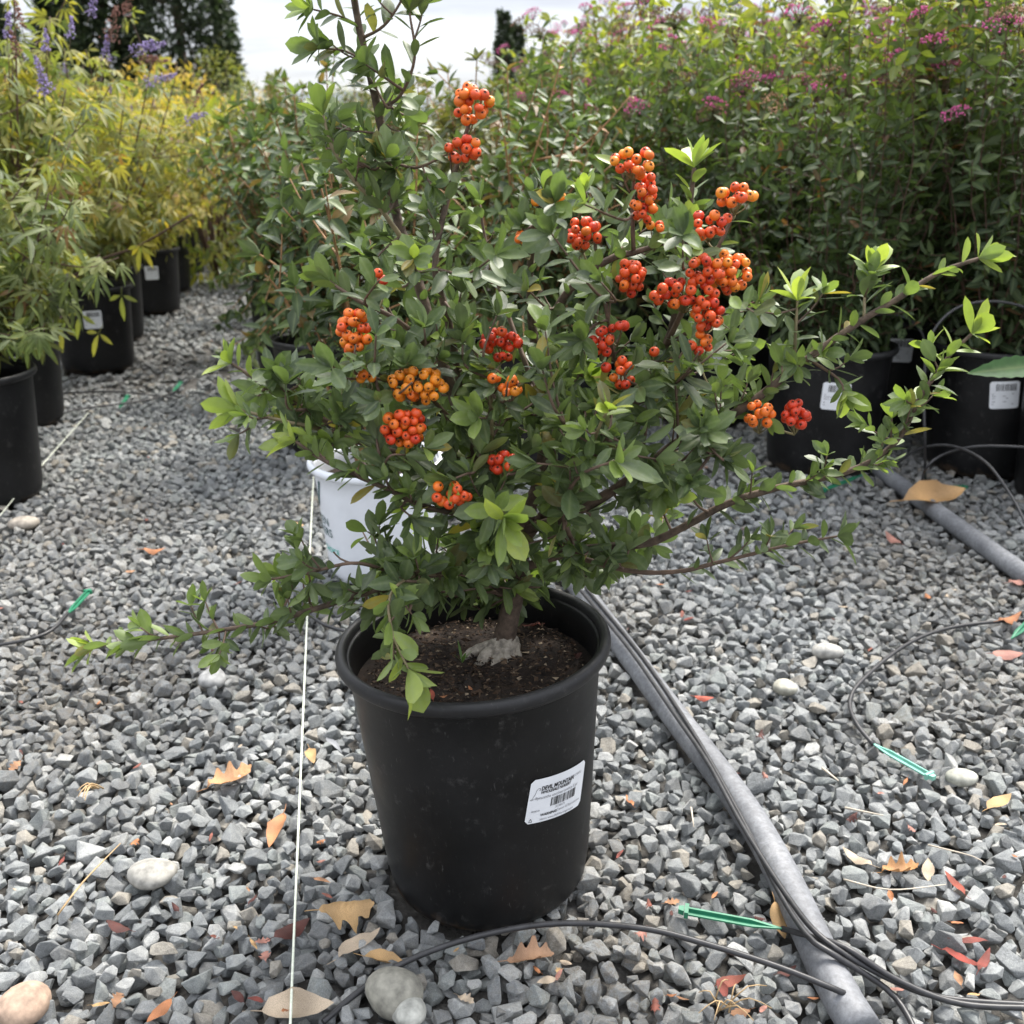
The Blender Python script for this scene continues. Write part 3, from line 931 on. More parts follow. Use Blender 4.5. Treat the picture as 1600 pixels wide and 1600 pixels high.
# ------------------------------------------------------------------ the firethorn
SOILZ = SP_MAIN.H - .042
base = np.array([PS(787, 1040, .985)[0], .985 + DY, SOILZ])
shrub = empty('firethorn_shrub', base)
tag(shrub, 'bushy green shrub with orange and red berry clusters in the tall black pot', 'shrub')
OFF = base
# (px, py, metres ahead) traced limb by limb
TRUNK = [(785, 1048, .985), (787, 1005, .985), (795, 965, .985), (806, 915, .985), (815, 850, .985), (818, 790, .99)]
LIMBS = [  # path, base radius, tip radius, leafy from, young shoot at the tip
    ([(806, 915, .985), (790, 800, .97), (735, 690, .96), (690, 560, .97), (650, 430, .985), (618, 330, 1.0), (604, 240, 1.0), (586, 150, 1.0), (565, 60, 1.0), (552, -10, 1.0), (540, -75, 1.0)], .0075, .0026, .18, .3),
    ([(735, 690, .96), (700, 500, .93), (680, 420, .93), (694, 330, .94), (715, 255, .95), (735, 185, .95)], .0045, .0018, .15, .2),
    ([(815, 850, .985), (850, 700, .99), (842, 580, .98), (832, 510, .98), (828, 420, .98), (838, 340, .97), (850, 300, .97)], .0070, .0022, .25, .3),
    ([(842, 600, .98), (870, 485, .96), (915, 430, .95), (960, 402, .95), (990, 395, .95), (1035, 380, .95)], .0048, .0024, .2, .1),
    ([(990, 395, .95), (988, 340, .95), (990, 285, .95), (993, 262, .95)], .0022, .0014, .2, .8),
    ([(815, 850, .985), (900, 740, 1.0), (985, 640, 1.0), (1040, 540, .99), (1068, 430, .98), (1078, 330, .98), (1085, 262, .98)], .0062, .0020, .2, .9),
    ([(1040, 540, .99), (1075, 470, .95), (1110, 410, .93), (1135, 360, .93), (1148, 325, .93)], .0032, .0014, .2, .3),
    ([(818, 830, .985), (900, 800, .95), (1000, 738, .93), (1060, 690, .92), (1160, 638, .91), (1262, 560, .91), (1340, 505, .91), (1410, 462, .91), (1465, 427, .91), (1528, 404, .91)], .0060, .0018, .25, 1.0),
    ([(1240, 577, .91), (1243, 520, .90), (1246, 470, .90)], .0020, .0010, .1, 1.0),
    ([(1262, 560, .91), (1310, 592, .89), (1318, 610, .88)], .0016, .0008, .3, .7),
    ([(1350, 498, .91), (1352, 455, .92), (1362, 425, .92)], .0016, .0008, .1, 1.0),
    ([(810, 890, .985), (900, 860, .97), (1005, 850, .96), (1060, 828, .95), (1130, 790, .94), (1200, 766, .93), (1330, 735, .92), (1400, 690, .92), (1440, 618, .92), (1480, 560, .92), (1518, 522, .92)], .0052, .0015, .3, 1.0),
    ([(900, 870, .975), (985, 892, .95), (1060, 893, .93), (1125, 878, .92), (1190, 862, .91), (1240, 850, .905), (1308, 838, .90)], .0032, .0011, .3, .35),
    ([(795, 850, .985), (720, 760, .93), (640, 715, .91), (560, 690, .90), (505, 655, .90), (440, 622, .89), (395, 590, .89), (362, 568, .89)], .0055, .0014, .3, .9),
    ([(560, 690, .90), (490, 668, .86), (430, 655, .85), (375, 640, .85)], .0026, .0012, .2, .9),
    ([(800, 880, .98), (740, 815, .88), (660, 790, .85), (600, 762, .83), (545, 738, .82), (500, 716, .82), (462, 690, .82)], .0040, .0014, .25, 1.0),
    ([(797, 930, .985), (730, 895, .93), (640, 905, .88), (560, 930, .86), (490, 952, .85), (420, 972, .85), (330, 987, .85), (230, 1000, .85), (150, 1010, .85)], .0042, .0013, .25, 1.0),
    ([(640, 905, .88), (560, 880, .84), (490, 893, .83), (425, 905, .83)], .0022, .0011, .2, .7),
    ([(730, 895, .93), (650, 900, .84), (610, 930, .80), (612, 985, .79), (628, 1025, .785), (638, 1045, .78)], .0020, .0010, .3, 1.35),
    ([(800, 870, .98), (760, 800, .87), (765, 790, .84), (775, 800, .80), (785, 812, .79)], .0026, .0012, .4, 1.0),
    ([(785, 830, .98), (770, 720, .90), (768, 650, .88), (762, 590, .88)], .0034, .0013, .2, .9),
    ([(690, 560, .97), (620, 500, .93), (560, 470, .92), (515, 440, .92)], .0032, .0013, .25, .6),
    ([(735, 690, .96), (670, 620, .90), (620, 600, .88), (575, 588, .87)], .0026, .0012, .3, .5),
    ([(640, 390, .99), (590, 320, .97), (555, 285, .96), (520, 232, .95), (505, 180, .95)], .0028, .0012, .15, .9),
    ([(605, 250, 1.0), (650, 262, .97), (700, 240, .95)], .0018, .0010, .2, .2),
    ([(590, 170, 1.0), (625, 150, .98), (648, 90, .97), (640, 20, .97)], .0018, .0010, .1, .6),
    ([(575, 100, 1.0), (540, 80, .99), (500, 75, .98)], .0014, .0008, .1, .4),
    ([(560, 40, 1.0), (530, 25, .99), (490, 15, .98)], .0014, .0008, .1, .6),
    ([(598, 210, 1.0), (560, 205, .98), (525, 200, .97)], .0014, .0008, .1, .5),
    ([(566, 60, 1.0), (600, 40, .98), (625, 5, .97), (640, -25, .97)], .0016, .0009, .1, .5),
    ([(985, 640, 1.0), (960, 560, .95), (950, 500, .92), (948, 470, .92)], .0026, .0012, .2, .2),
    ([(1040, 540, .99), (1110, 500, .95), (1160, 480, .94), (1185, 470, .93)], .0024, .0011, .2, .4),
    ([(900, 800, .95), (920, 720, .86), (935, 670, .83), (950, 640, .82)], .0026, .0012, .3, 1.0),
    ([(1000, 738, .93), (1010, 660, .90), (1010, 610, .89)], .0020, .0010, .2, .2),
    ([(1060, 690, .92), (1058, 640, .89), (1055, 600, .88)], .0018, .0009, .2, .3),
    ([(900, 860, .97), (880, 800, .86), (905, 745, .82), (960, 720, .80)], .0028, .0012, .4, .5),
    ([(1060, 690, .92), (1100, 706, .88), (1130, 712, .87)], .0016, .0008, .2, .4),
    ([(820, 800, .99), (880, 640, 1.06), (930, 500, 1.10), (930, 380, 1.10), (915, 300, 1.09)], .0040, .0014, .3, .8),
    ([(815, 830, .985), (720, 640, 1.08), (640, 540, 1.12), (590, 450, 1.12), (570, 400, 1.12)], .0040, .0014, .3, .4),
    ([(840, 620, .98), (790, 480, 1.03), (760, 380, 1.05), (750, 320, 1.05)], .0030, .0012, .3, .3),
]
limbs3 = [smooth_path([PS(*q) for q in pts_], .008) for pts_, *_ in LIMBS]
trunk3 = smooth_path([PS(*q) for q in TRUNK], .008)
g = GM()
tr_r = np.interp(np.linspace(0, 1, len(trunk3)), [0, .08, .2, .4, 1], [.0165, .0140, .0122, .0112, .0080])
V, T = tube(trunk3, tr_r, 16, .05); g.add(V, T)
g.obj('trunk', M['bark'], shrub, off=OFF)
g = GM()
for a_, l, r0_, r1_ in ((-2.95, .048, .0062, .0042), (-2.45, .036, .0075, .0055), (-1.9, .030, .0065, .0050), (-1.2, .020, .0095, .0080), (-.5, .018, .0085, .0070), (.4, .016, .008, .006)):
    d = np.array([math.cos(a_), math.sin(a_), 0])
    pth = smooth_path([base + d * .001 + [0, 0, .020], base + d * .010 + [0, 0, .010], base + d * l * .7 + [0, 0, .002], base + d * l + [0, 0, -.008]], .003)
    V, T = tube(pth, np.interp(np.linspace(0, 1, len(pth)), [0, .5, 1], [r0_ * .85, r0_, r1_]), 12, .07); g.add(V, T)
g.obj('root_flare', M['root'], shrub, off=OFF)
BERRIES = [  # px, py, half width, half height, count, colour, metres ahead
    (738, 162, 26, 24, 14, 'berry_orange', .93), (722, 232, 25, 16, 9, 'berry_scarlet', .93), (553, 518, 21, 31, 19, 'berry_orange', .885),
    (652, 602, 42, 25, 22, 'berry_gold', .86), (573, 590, 12, 8, 3, 'berry_gold', .86), (632, 667, 31, 27, 24, 'berry_scarlet', .845),
    (783, 537, 27, 23, 14, 'berry_red', .90), (770, 589, 8, 6, 2, 'berry_orange', .86), (797, 603, 15, 11, 5, 'berry_orange', .86),
    (790, 722, 24, 15, 8, 'berry_red', .86), (708, 768, 32, 20, 9, 'berry_scarlet', .83), (940, 533, 16, 19, 7, 'berry_red', .90),
    (966, 510, 10, 8, 3, 'berry_red', .90), (968, 585, 25, 22, 8, 'berry_scarlet', .89), (912, 364, 24, 21, 12, 'berry_scarlet', .92),
    (990, 252, 30, 16, 10, 'berry_orange', .93), (1006, 308, 17, 34, 14, 'berry_scarlet', .94), (986, 434, 19, 24, 13, 'berry_scarlet', .92),
    (1150, 304, 31, 14, 9, 'berry_orange', .91), (1108, 348, 30, 20, 8, 'berry_scarlet', .91), (1140, 425, 30, 28, 18, 'berry_orange', .91),
    (1068, 458, 48, 19, 17, 'berry_scarlet', .89), (1102, 420, 26, 18, 9, 'berry_scarlet', .89), (1105, 490, 20, 22, 12, 'berry_scarlet', .885), (1093, 535, 17, 13, 6, 'berry_scarlet', .885),
    (1187, 648, 18, 18, 8, 'berry_orange', .88), (1243, 650, 18, 20, 10, 'berry_red', .89), (860, 312, 22, 16, 5, 'berry_orange', .955),
    (822, 372, 12, 9, 4, 'berry_orange', .94), (598, 432, 8, 10, 3, 'berry_scarlet', .91), (1022, 356, 13, 7, 3, 'berry_orange', .94), (1023, 550, 5, 5, 1, 'berry_red', .89)]
BC = [(b_[0], b_[1], b_[2] + 4, b_[3] + 4, b_[6]) for b_ in BERRIES if not (b_[0] in (790, 708, 860, 822))]
# open windows of the bush where the yard or the back shrubs show
GAPS = [(965, 470, 30, 38), (1030, 690, 24, 30), (850, 440, 18, 20), (770, 330, 20, 60), (700, 1010, 70, 40), (870, 1010, 60, 45), (522, 795, 48, 92)]
def keep_main(p, tip=None):
    for q in ([p] if tip is None else [p, tip, (p + tip) / 2]):
        px, py, d = project(q); px, py = px[0], py[0]
        for (bx, by, bw, bh, Yb) in BC:
            if ((px - bx) / bw) ** 2 + ((py - by) / bh) ** 2 < 1.0 and q[1] < Yb + DY + .03: return False
    if p[1] < .80 + DY + .03: return True
    for q in ([p] if tip is None else [p, tip, (p + tip) / 2]):
        wx, wy, _ = project(q)
        if ((wx[0] - 522) / 46) ** 2 + ((wy[0] - 795) / 90) ** 2 < 1.0: return rng.random() < .10
    for (gx, gy, gw, gh) in GAPS:
        if ((px - gx) / gw) ** 2 + ((py - gy) / gh) ** 2 < 1.0: return rng.random() < .12
    return True
LT = [leaf_template(.0325, .0140, .60, .55, .20, .14), leaf_template(.0325, .0124, .56, .6, .30, .02, twist=.5), leaf_template(.0325, .0150, .62, .5, .14, .20, wave=.01),
      leaf_template(.0325, .0132, .56, .6, .38, .08, wave=.012), leaf_template(.0325, .0142, .54, .6, .16, -.06), leaf_template(.0325, .0120, .52, .7, .25, .28, twist=-.6)]
PAL = [(.066, .100, .044), (.086, .128, .054), (.110, .160, .060), (.145, .205, .066), (.195, .270, .070), (.27, .35, .078), (.36, .43, .09), (.36, .28, .06), (.15, .14, .05)]
fol = Foliage(LT, PAL, M['leaf'])
pick = lambda: int(rng.integers(0, len(LT)))
def tint_main(young, y0=.55):
    def f(t_, p):
        k = rng.random()
        if k < .012: return 7
        if k < .03: return 8
        q = young * max(0, (t_ - y0) / (1 - y0))
        v = 1.1 + rng.normal() * .85 + q * 3.6
        return int(np.clip(v, 0, 6))
    return f
skel_p, skel_r = [], []
for (pts_, r0_, r1_, lf, yg), path in zip(LIMBS, limbs3):
    g = GM()
    rr_ = np.linspace(1, 0, len(path)) ** .8 * (r0_ - r1_) + r1_
    V, T = tube(path, rr_, 7, .05); g.add(V, T)
    g.obj('branch', M['bark'] if r0_ > .0035 else (M['shoot'] if yg > .8 else M['twig']), shrub, off=OFF)
    skel_p.append(path); skel_r.append(np.full(len(path), 1.0))
    tm = tint_main(yg)
    leaves_along(fol, path, (.0072 if yg < .8 else .0055) if pts_[-1][2] > .8 else .0050, (.98 if yg < .8 else .94) if pts_[-1][2] > .8 else 1.2, pick, tm, lf + .1, .97, (35, 70), .5, 1, keep_main)
    if pts_[-1][1] > -40: rosette(fol, path[-1], unit(path[-1] - path[-4]), 8, (.92 + .12 * (yg > .8)) if pts_[-1][2] > .8 else 1.35, pick, tint_main(yg * 1.25, .2), (12, 68), keep_main)
    # leafy spurs
    for k in range(int(len(path) * (.20 if yg > .6 else .11))):
        i = int(rng.uniform(lf + .05, .93) * (len(path) - 2)) + 1
        tg = unit(path[i + 1 if i + 1 < len(path) else i] - path[i - 1])
        d = unit(tg * .5 + unit(rng.normal(size=3) + [0, 0, .5]) * 1.0)
        l = rng.uniform(.014, .034)
        sp = smooth_path([path[i], path[i] + d * l * .6, path[i] + d * l + [0, 0, .004]], .006)
        g2 = GM(); V, T = tube(sp, np.linspace(.0011, .0007, len(sp)), 5); g2.add(V, T)
        skel_p.append(sp); skel_r.append(np.full(len(sp), .5))
        yy_ = yg * (i / len(path))
        leaves_along(fol, sp, .0065, .80, pick, tint_main(yy_, 0), .2, 1, (35, 65), .5, 1, keep_main)
        rosette(fol, sp[-1], d, 4, .74, pick, tint_main(yy_, 0), (15, 50), keep_main)
        if k == 0: spur = g2
        else:
            spur.add(np.concatenate(g2.V), np.concatenate(g2.T))
    if int(len(path) * (.20 if yg > .6 else .11)): tag(spur.obj('spurs', M['twig'], shrub, off=OFF), kind='stuff')
# fill: leafy twigs grown from the limbs into the body of the bush
def inside(poly, x, y):
    c = False; n = len(poly)
    for i in range(n):
        (x1, y1), (x2, y2) = poly[i], poly[(i + 1) % n]
        if (y1 > y) != (y2 > y) and x < (x2 - x1) * (y - y1) / (y2 - y1) + x1: c = not c
    return c
BODY = [(515, 600), (530, 470), (590, 400), (650, 340), (740, 300), (800, 350), (880, 300), (960, 300), (1080, 300), (1140, 420), (1170, 500), (1150, 600), (1110, 690), (1060, 790), (1000, 850), (930, 895), (860, 915), (780, 925), (690, 930), (590, 925), (560, 880), (555, 800), (560, 720)]
LEFT = [(385, 575), (470, 585), (560, 650), (560, 715), (470, 690), (390, 640)]
TOPL = [(515, 60), (630, 40), (660, 230), (630, 330), (560, 320), (510, 200)]
LOWL = [(430, 900), (560, 870), (660, 860), (700, 920), (620, 950), (540, 950)]
SKIRT = [(600, 860), (1010, 840), (960, 890), (880, 905), (740, 915), (620, 905)]
targets = []
def fill(poly, n, ylo, yhi, dens=None):
    xs, ys = [q[0] for q in poly], [q[1] for q in poly]
    k = 0
    while k < n:
        x, y = rng.uniform(min(xs), max(xs)), rng.uniform(min(ys), max(ys))
        if not inside(poly, x, y): continue
        if dens and rng.random() > dens(x, y): continue
        targets.append(PS(x, y, rng.uniform(ylo, yhi))); k += 1
fill(BODY, 275, .82, 1.10, lambda x, y: np.interp(y, [300, 450, 620, 900], [.20, .40, 1, 1]))
fill(LEFT, 20, .84, .93); fill(TOPL, 10, .95, 1.03); fill(LOWL, 24, .82, .92); fill(SKIRT, 20, .84, 1.02)
skeleton = np.vstack(skel_p)
tw = GM()
for tp in targets:
    dd = np.linalg.norm(skeleton - tp, axis=1) + .25 * np.maximum(0, skeleton[:, 2] - tp[2] + .02)
    i = int(np.argmin(dd)); a_ = skeleton[i]
    v = tp - a_; l = np.linalg.norm(v)
    if l < .012: continue
    if l > .15: tp = a_ + v / l * .15
    path = smooth_path([a_, a_ + (tp - a_) * .5 + np.array([0, 0, -.10 * l]) + rng.normal(size=3) * .006, tp], .007)
    V, T = tube(path, np.linspace(.0017, .0008, len(path)), 5); tw.add(V, T)
    yg = rng.choice([.1, .25, .8], p=[.40, .30, .30])
    leaves_along(fol, path, .0068, .98, pick, tint_main(yg), .12, .97, (35, 70), .5, 1, keep_main)
    rosette(fol, tp, unit(path[-1] - path[-3]), 6, .95, pick, tint_main(yg, .2), (15, 60), keep_main)
tag(tw.obj('twigs', M['twig'], shrub, off=OFF), kind='stuff')
fol.build(shrub, 300, 'leaf', 'foliage', OFF, 18)

# berries: squashed globes with a dark star at the end
def berry_mesh(name, m_):
    V, T, mi = [], [], []
    segs, rings = 12, 8
    prof = [(0, .74), (.17, .78), (.30, .84)]
    for k in range(1, rings):
        a_ = math.pi * (.10 + .9 * k / rings)
        prof.append((math.sin(a_), math.cos(a_) * .88))
    prof.append((0, -.88))
    V, T = lathe(prof, segs)
    T = T[:, ::-1]
    mi = [1 if (t_[0] == 0 or t_[1] == 0 or t_[2] == 0) else 0 for t_ in T]
    V = list(map(tuple, V)); T = list(map(tuple, T))
    for k in range(5):                           # sepals
        a_ = k * 2 * math.pi / 5
        c, s_ = math.cos(a_), math.sin(a_); n_ = len(V)
        V += [(.14 * c - .09 * s_, .14 * s_ + .09 * c, .80), (.14 * c + .09 * s_, .14 * s_ - .09 * c, .80), (.44 * c, .44 * s_, .87), (.2 * c, .2 * s_, .91)]
        T += [(n_, n_ + 2, n_ + 3), (n_ + 1, n_ + 3, n_ + 2), (n_, n_ + 3, n_ + 1), (n_, n_ + 1, n_ + 2)]; mi += [1] * 4
    return tri_mesh(name, np.array(V) * .0047, T, [M[m_], M['calyx']], None, mi)
BM = {k: berry_mesh('berry', k) for k in ('berry_red', 'berry_scarlet', 'berry_orange', 'berry_gold')}
order = ['berry_red', 'berry_scarlet', 'berry_orange', 'berry_gold']
camp = np.array([0, 0, CAMH])
M['stalk'] = plain('berry_stalk', (.20, .17, .08), .7, 80, .2, .1)
nb, rest = 0, []
# the big clusters first
for (bx, by, bw, bh, cnt, colr, Yb) in sorted(BERRIES, key=lambda b_: b_[6]):
    cnt = int(math.ceil(cnt * 1.35)) if cnt > 3 else cnt
    c = PS(bx, by, Yb)
    view = unit(camp - c); right_ = np.array([1.0, 0, 0]); upv = unit(np.cross(right_, -view)) * 1.0
    if upv[2] < 0: upv = -upv
    pxm = np.linalg.norm(c - camp) / F            # metres per photo pixel here
    rb = .0047
    for att in range(200):
        pts_ = []
        for _ in range(400):
            u, v = rng.uniform(-1, 1, 2)
            if u * u + v * v > 1: continue
            dome = math.sqrt(1 - (u * u + v * v) * .8) * .014 * min(1, bw / 25)
            q = c + right_ * u * bw * pxm + upv * v * bh * pxm + view * (dome + rng.uniform(-.012, .006))
            if all(np.linalg.norm(q - w) > rb * 1.70 for w in pts_): pts_.append(q)
            if len(pts_) == cnt: break
        if len(pts_) >= cnt * .9: break
    hub = c - view * .022 - upv * .012 + np.array([0, 0, -.006])
    near = skeleton[np.argmin(np.linalg.norm(skeleton - hub, axis=1))]
    g = GM()
    if np.linalg.norm(near - hub) < .09:
        pth = smooth_path([near, (near + hub) / 2 + [0, 0, -.004], hub], .008); V, T = tube(pth, .0011, 5); g.add(V, T)
    for q in pts_:
        od = unit(q - hub)
        pth = smooth_path([hub, hub + (q - hub) * .5 + rng.normal(size=3) * .0015, q - od * .004], .007); V, T = tube(pth, .00055, 4); g.add(V, T)
    cl = g.obj('berry_cluster', M['stalk'], shrub, off=OFF)
    ci_ = order.index(colr)
    for q in pts_:
        ax = unit(unit(q - hub) + view * .15 + rng.normal(size=3) * .5)
        k = order[int(np.clip(ci_ + rng.choice([-1, 0, 0, 0, 1]), 0, 3))]
        Mx = leaf_frame(q - OFF, np.cross(ax, unit(rng.normal(size=3))), ax, rng.uniform(.88, 1.12))
        nb += 1
        if nb <= 300: link('berry', BM[k], cl, Matrix(Mx.tolist()))
        else: rest.append((order.index(k), Mx))
if rest:                                          # the few past 300
    me = BM['berry_red']; bv = np.array([v.co[:] for v in me.vertices]); bt = np.array([p.vertices[:] for p in me.polygons]); bmi = np.array([p.material_index for p in me.polygons])
    V = np.concatenate([bv @ Mx[:3, :3].T + Mx[:3, 3] for _, Mx in rest]); T = np.concatenate([bt + i * len(bv) for i in range(len(rest))])
    mi = np.concatenate([np.where(bmi == 1, 4, ci_) for ci_, _ in rest])
    tag(link('berries', tri_mesh('berries', V, T, [M[k] for k in order] + [M['calyx']], None, mi), shrub), kind='stuff')
print('BERRIES', nb, 'LEAVES', len(fol.items))
# ------------------------------------------------------------------ shrubs in the rows
def bez(a_, c, b_, n):
    t_ = np.linspace(0, 1, n)[:, None]
    return a_ * (1 - t_) ** 2 + 2 * c * t_ * (1 - t_) + b_ * t_ * t_
GT = [leaf_template(.056, .026, .42, 1.2, .35, .30, 5, 4, .01), leaf_template(.056, .022, .40, 1.25, .5, .42, 5, 4), leaf_template(.056, .027, .45, 1.15, .25, .18, 5, 4, .015), leaf_template(.056, .024, .42, 1.2, .4, .05, 5, 4)]
GPAL = [(.042, .070, .028), (.058, .094, .036), (.080, .122, .044), (.110, .160, .052), (.17, .23, .06), (.20, .13, .06)]
GPAL_WARM = [(.070, .082, .034), (.095, .108, .042), (.125, .135, .050), (.16, .15, .055), (.20, .15, .06), (.24, .13, .07)]
def glossy_shrub(name, H, Rr, n, seed, parts=0, world=None, z0=.255, low=16, pal=GPAL):
    """upright orange-brown stems with drooping pointed glossy leaves"""
    root = empty(name, (0, 0, 0) if world is None else world)
    off = np.zeros(3) if world is None else np.asarray(world)
    f = Foliage(GT, pal, M['glossy']); pk = lambda: int(rng.integers(0, len(GT)))
    def tn(t_, p):
        if rng.random() < .03: return 5
        return int(np.clip(1.2 + rng.normal() * .9 + 1.3 * max(0, t_ - .6) / .4, 0, 4))
    for k in range(n):
        a_ = rng.uniform(0, 6.28); q = math.sqrt(rng.random())
        b0 = np.array([.035 * math.cos(a_) * q, .035 * math.sin(a_) * q, z0]) + off
        tip = np.array([Rr * q * math.cos(a_), Rr * q * math.sin(a_), z0 + H * rng.uniform(.62, 1.0) * (1 - .18 * q * q)]) + off
        path = bez(b0, b0 + np.array([.35 * Rr * q * math.cos(a_), .35 * Rr * q * math.sin(a_), H * .5]) + rng.normal(size=3) * .02, tip, 26)
        g_ = GM(); V, T = tube(path, np.linspace(.0042, .0016, 26), 6); g_.add(V, T)
        leaves_along(f, path, .0145, 1.0, pk, tn, .10, 1, (50, 85), .5, 1, None, .75, .35, .3)
        for _ in range(rng.integers(2, 5)):
            i = int(rng.uniform(.15, .85) * 25); d = unit(rng.normal(size=3) * [1, 1, .3] + [0, 0, .55] + unit(tip - b0) * .3)
            l = rng.uniform(.08, .19)
            p2 = smooth_path([path[i], path[i] + d * l * .6 + [0, 0, .01], path[i] + d * l + [0, 0, .03]], .02)
            V, T = tube(p2, np.linspace(.002, .0011, len(p2)), 5); g_.add(V, T)
            leaves_along(f, p2, .0135, .95, pk, tn, .15, 1, (45, 80), .5, 1, None, .8, .3, .3)
            rosette(f, p2[-1], d, 4, .8, pk, tn)
        rosette(f, path[-1], unit(path[-1] - path[-3]), 5, .8, pk, tn)
        g_.obj('stem', M['orange_stem'], root, off=off)
    for k in range(low):                         # low twigs that hang over the pot
        a_ = k * .393 + rng.uniform(-.2, .2); e2 = np.array([math.cos(a_), math.sin(a_), 0]); l = rng.uniform(.20, .30)
        b0 = np.array([0, 0, z0 + rng.uniform(.02, .10)]) + off
        p2 = smooth_path([b0, b0 + e2 * l * .5 + [0, 0, .06], b0 + e2 * l + [0, 0, rng.uniform(-.06, .05)]], .02)
        g_ = GM(); V, T = tube(p2, np.linspace(.0024, .0011, len(p2)), 5); g_.add(V, T); g_.obj('stem', M['orange_stem'], root, off=off)
        leaves_along(f, p2, .013, .95, pk, tn, .25, 1, (45, 85), .5, 1, None, .8, .45, .3)
        rosette(f, p2[-1], unit(p2[-1] - p2[-3]), 4, .8, pk, tn)
    f.build(root, parts, 'leaf', 'foliage', off, 20)
    return root
ST = [leaf_template(.046, .0185, .45, 1.0, .35, .28, 3, 4), leaf_template(.046, .0160, .42, 1.1, .5, .40, 3, 4), leaf_template(.046, .0195, .45, 1.0, .25, .12, 3, 4), leaf_template(.046, .0170, .4, 1.1, .4, -.05, 3, 4)]
SPAL = [(.042, .070, .030), (.060, .095, .038), (.082, .122, .042), (.090, .130, .036), (.17, .205, .042), (.27, .285, .05), (.36, .34, .07), (.20, .09, .045)]
def corymb(c, axis, w, col, seedy=False):
    """a flat head of many tiny florets"""
    g_ = GM(); u = unit(np.cross(axis, [.3, 1, .2])); v = np.cross(axis, u)
    n = int(60 * (w / .03) ** 1.2)
    for _ in range(n):
        q, a_ = math.sqrt(rng.random()) * w, rng.uniform(0, 6.28)
        p = c + u * q * math.cos(a_) + v * q * math.sin(a_) + axis * (.012 * (1 - (q / w) ** 2) + rng.uniform(-.004, .004))
        s_ = rng.uniform(.0014, .0030)
        O = np.array([(1, 0, 0), (-1, 0, 0), (0, 1, 0), (0, -1, 0), (0, 0, 1), (0, 0, -1)]) * s_
        g_.add(O @ np.linalg.qr(rng.normal(size=(3, 3)))[0] + p, [(0, 2, 4), (2, 1, 4), (1, 3, 4), (3, 0, 4), (2, 0, 5), (1, 2, 5), (3, 1, 5), (0, 3, 5)], (*(np.array(col) * rng.uniform(.7, 1.3)), 0))
        if rng.random() < .35:
            V, T = tube(np.array([c - axis * .02, p]), .0004, 3); g_.add(V, T, (.10, .08, .04, 0))
    return g_
def spirea_shrub(name, H, Rr, n, flowers, z0=.26, ygain=1.0):
    root = empty(name)
    f = Foliage(ST, SPAL, M['spirea']); pk = lambda: int(rng.integers(0, len(ST)))
    def tn(t_, p):
        if rng.random() < .02: return 7
        h = (p[2] - z0) / H
        return int(np.clip(.7 + rng.normal() * .95 + ygain * 4.6 * max(0, h - .38) / .55 + .5 * t_, 0, 6))
    g_ = GM(); tips = []
    for k in range(n):
        a_ = rng.uniform(0, 6.28); q = math.sqrt(rng.random())
        e2 = np.array([math.cos(a_), math.sin(a_), 0])
        b0 = e2 * .075 * q + [0, 0, z0]; tip = e2 * Rr * q + [0, 0, z0 + H * rng.uniform(.58, 1.0) * (1 - .08 * q)] + rng.normal(size=3) * [.02, .02, 0]
        path = bez(b0, b0 + e2 * Rr * q * .75 + [0, 0, H * .30] + rng.normal(size=3) * .07, tip, 24)
        path[2:-1] += np.cumsum(rng.normal(size=(21, 3)) * .0035, axis=0)
        V, T = tube(path, np.linspace(.0019, .0008, 24), 5); g_.add(V, T)
        leaves_along(f, path, .0150, .95, pk, tn, .02, 1, (45, 105), .4, 1, None, .85, .2, .6)
        for _ in range(rng.integers(5, 9)):
            i = int(rng.uniform(.06, .97) * 23); d = unit(rng.normal(size=3) * [1, 1, .4] + [0, 0, .35]); l = rng.uniform(.05, .15)
            p2 = smooth_path([path[i], path[i] + d * l * .6, path[i] + d * l + [0, 0, .01]], .02)
            V, T = tube(p2, .0009, 4); g_.add(V, T)
            leaves_along(f, p2, .0100, .80, pk, tn, .15, 1, (35, 85), .4, 1, None, .8, .15, .5)
            tips.append(p2[-1])
        tips.append(tip)
    g_.obj('stems', M['dark_stem'], root)
    f.build(root)
    hi = [p for p in tips if p[2] > z0 + H * .55]
    for col, cnt in flowers:
        for _ in range(cnt):
            p = hi[int(rng.integers(0, len(hi)))] + rng.normal(size=3) * .012
            p = p + unit(np.array([p[0], p[1], .02])) * [.035, .035, .035]
            corymb(p + [0, 0, .012], unit(np.array([0, -.25, 1]) + rng.normal(size=3) * .25), rng.uniform(.024, .042), col).obj('flower_head', M['flower'], root)
    return root
VT = [palm_template(.074, .0165, 5, .35), palm_template(.082, .0150, 5, .55), palm_template(.068, .0165, 3, .3), palm_template(.074, .0170, 3, .5), palm_template(.06, .013, 5, .7)]
VPAL = [(.090, .120, .045), (.125, .155, .056), (.175, .190, .058), (.25, .235, .06), (.34, .285, .055), (.46, .33, .06), (.20, .10, .04)]
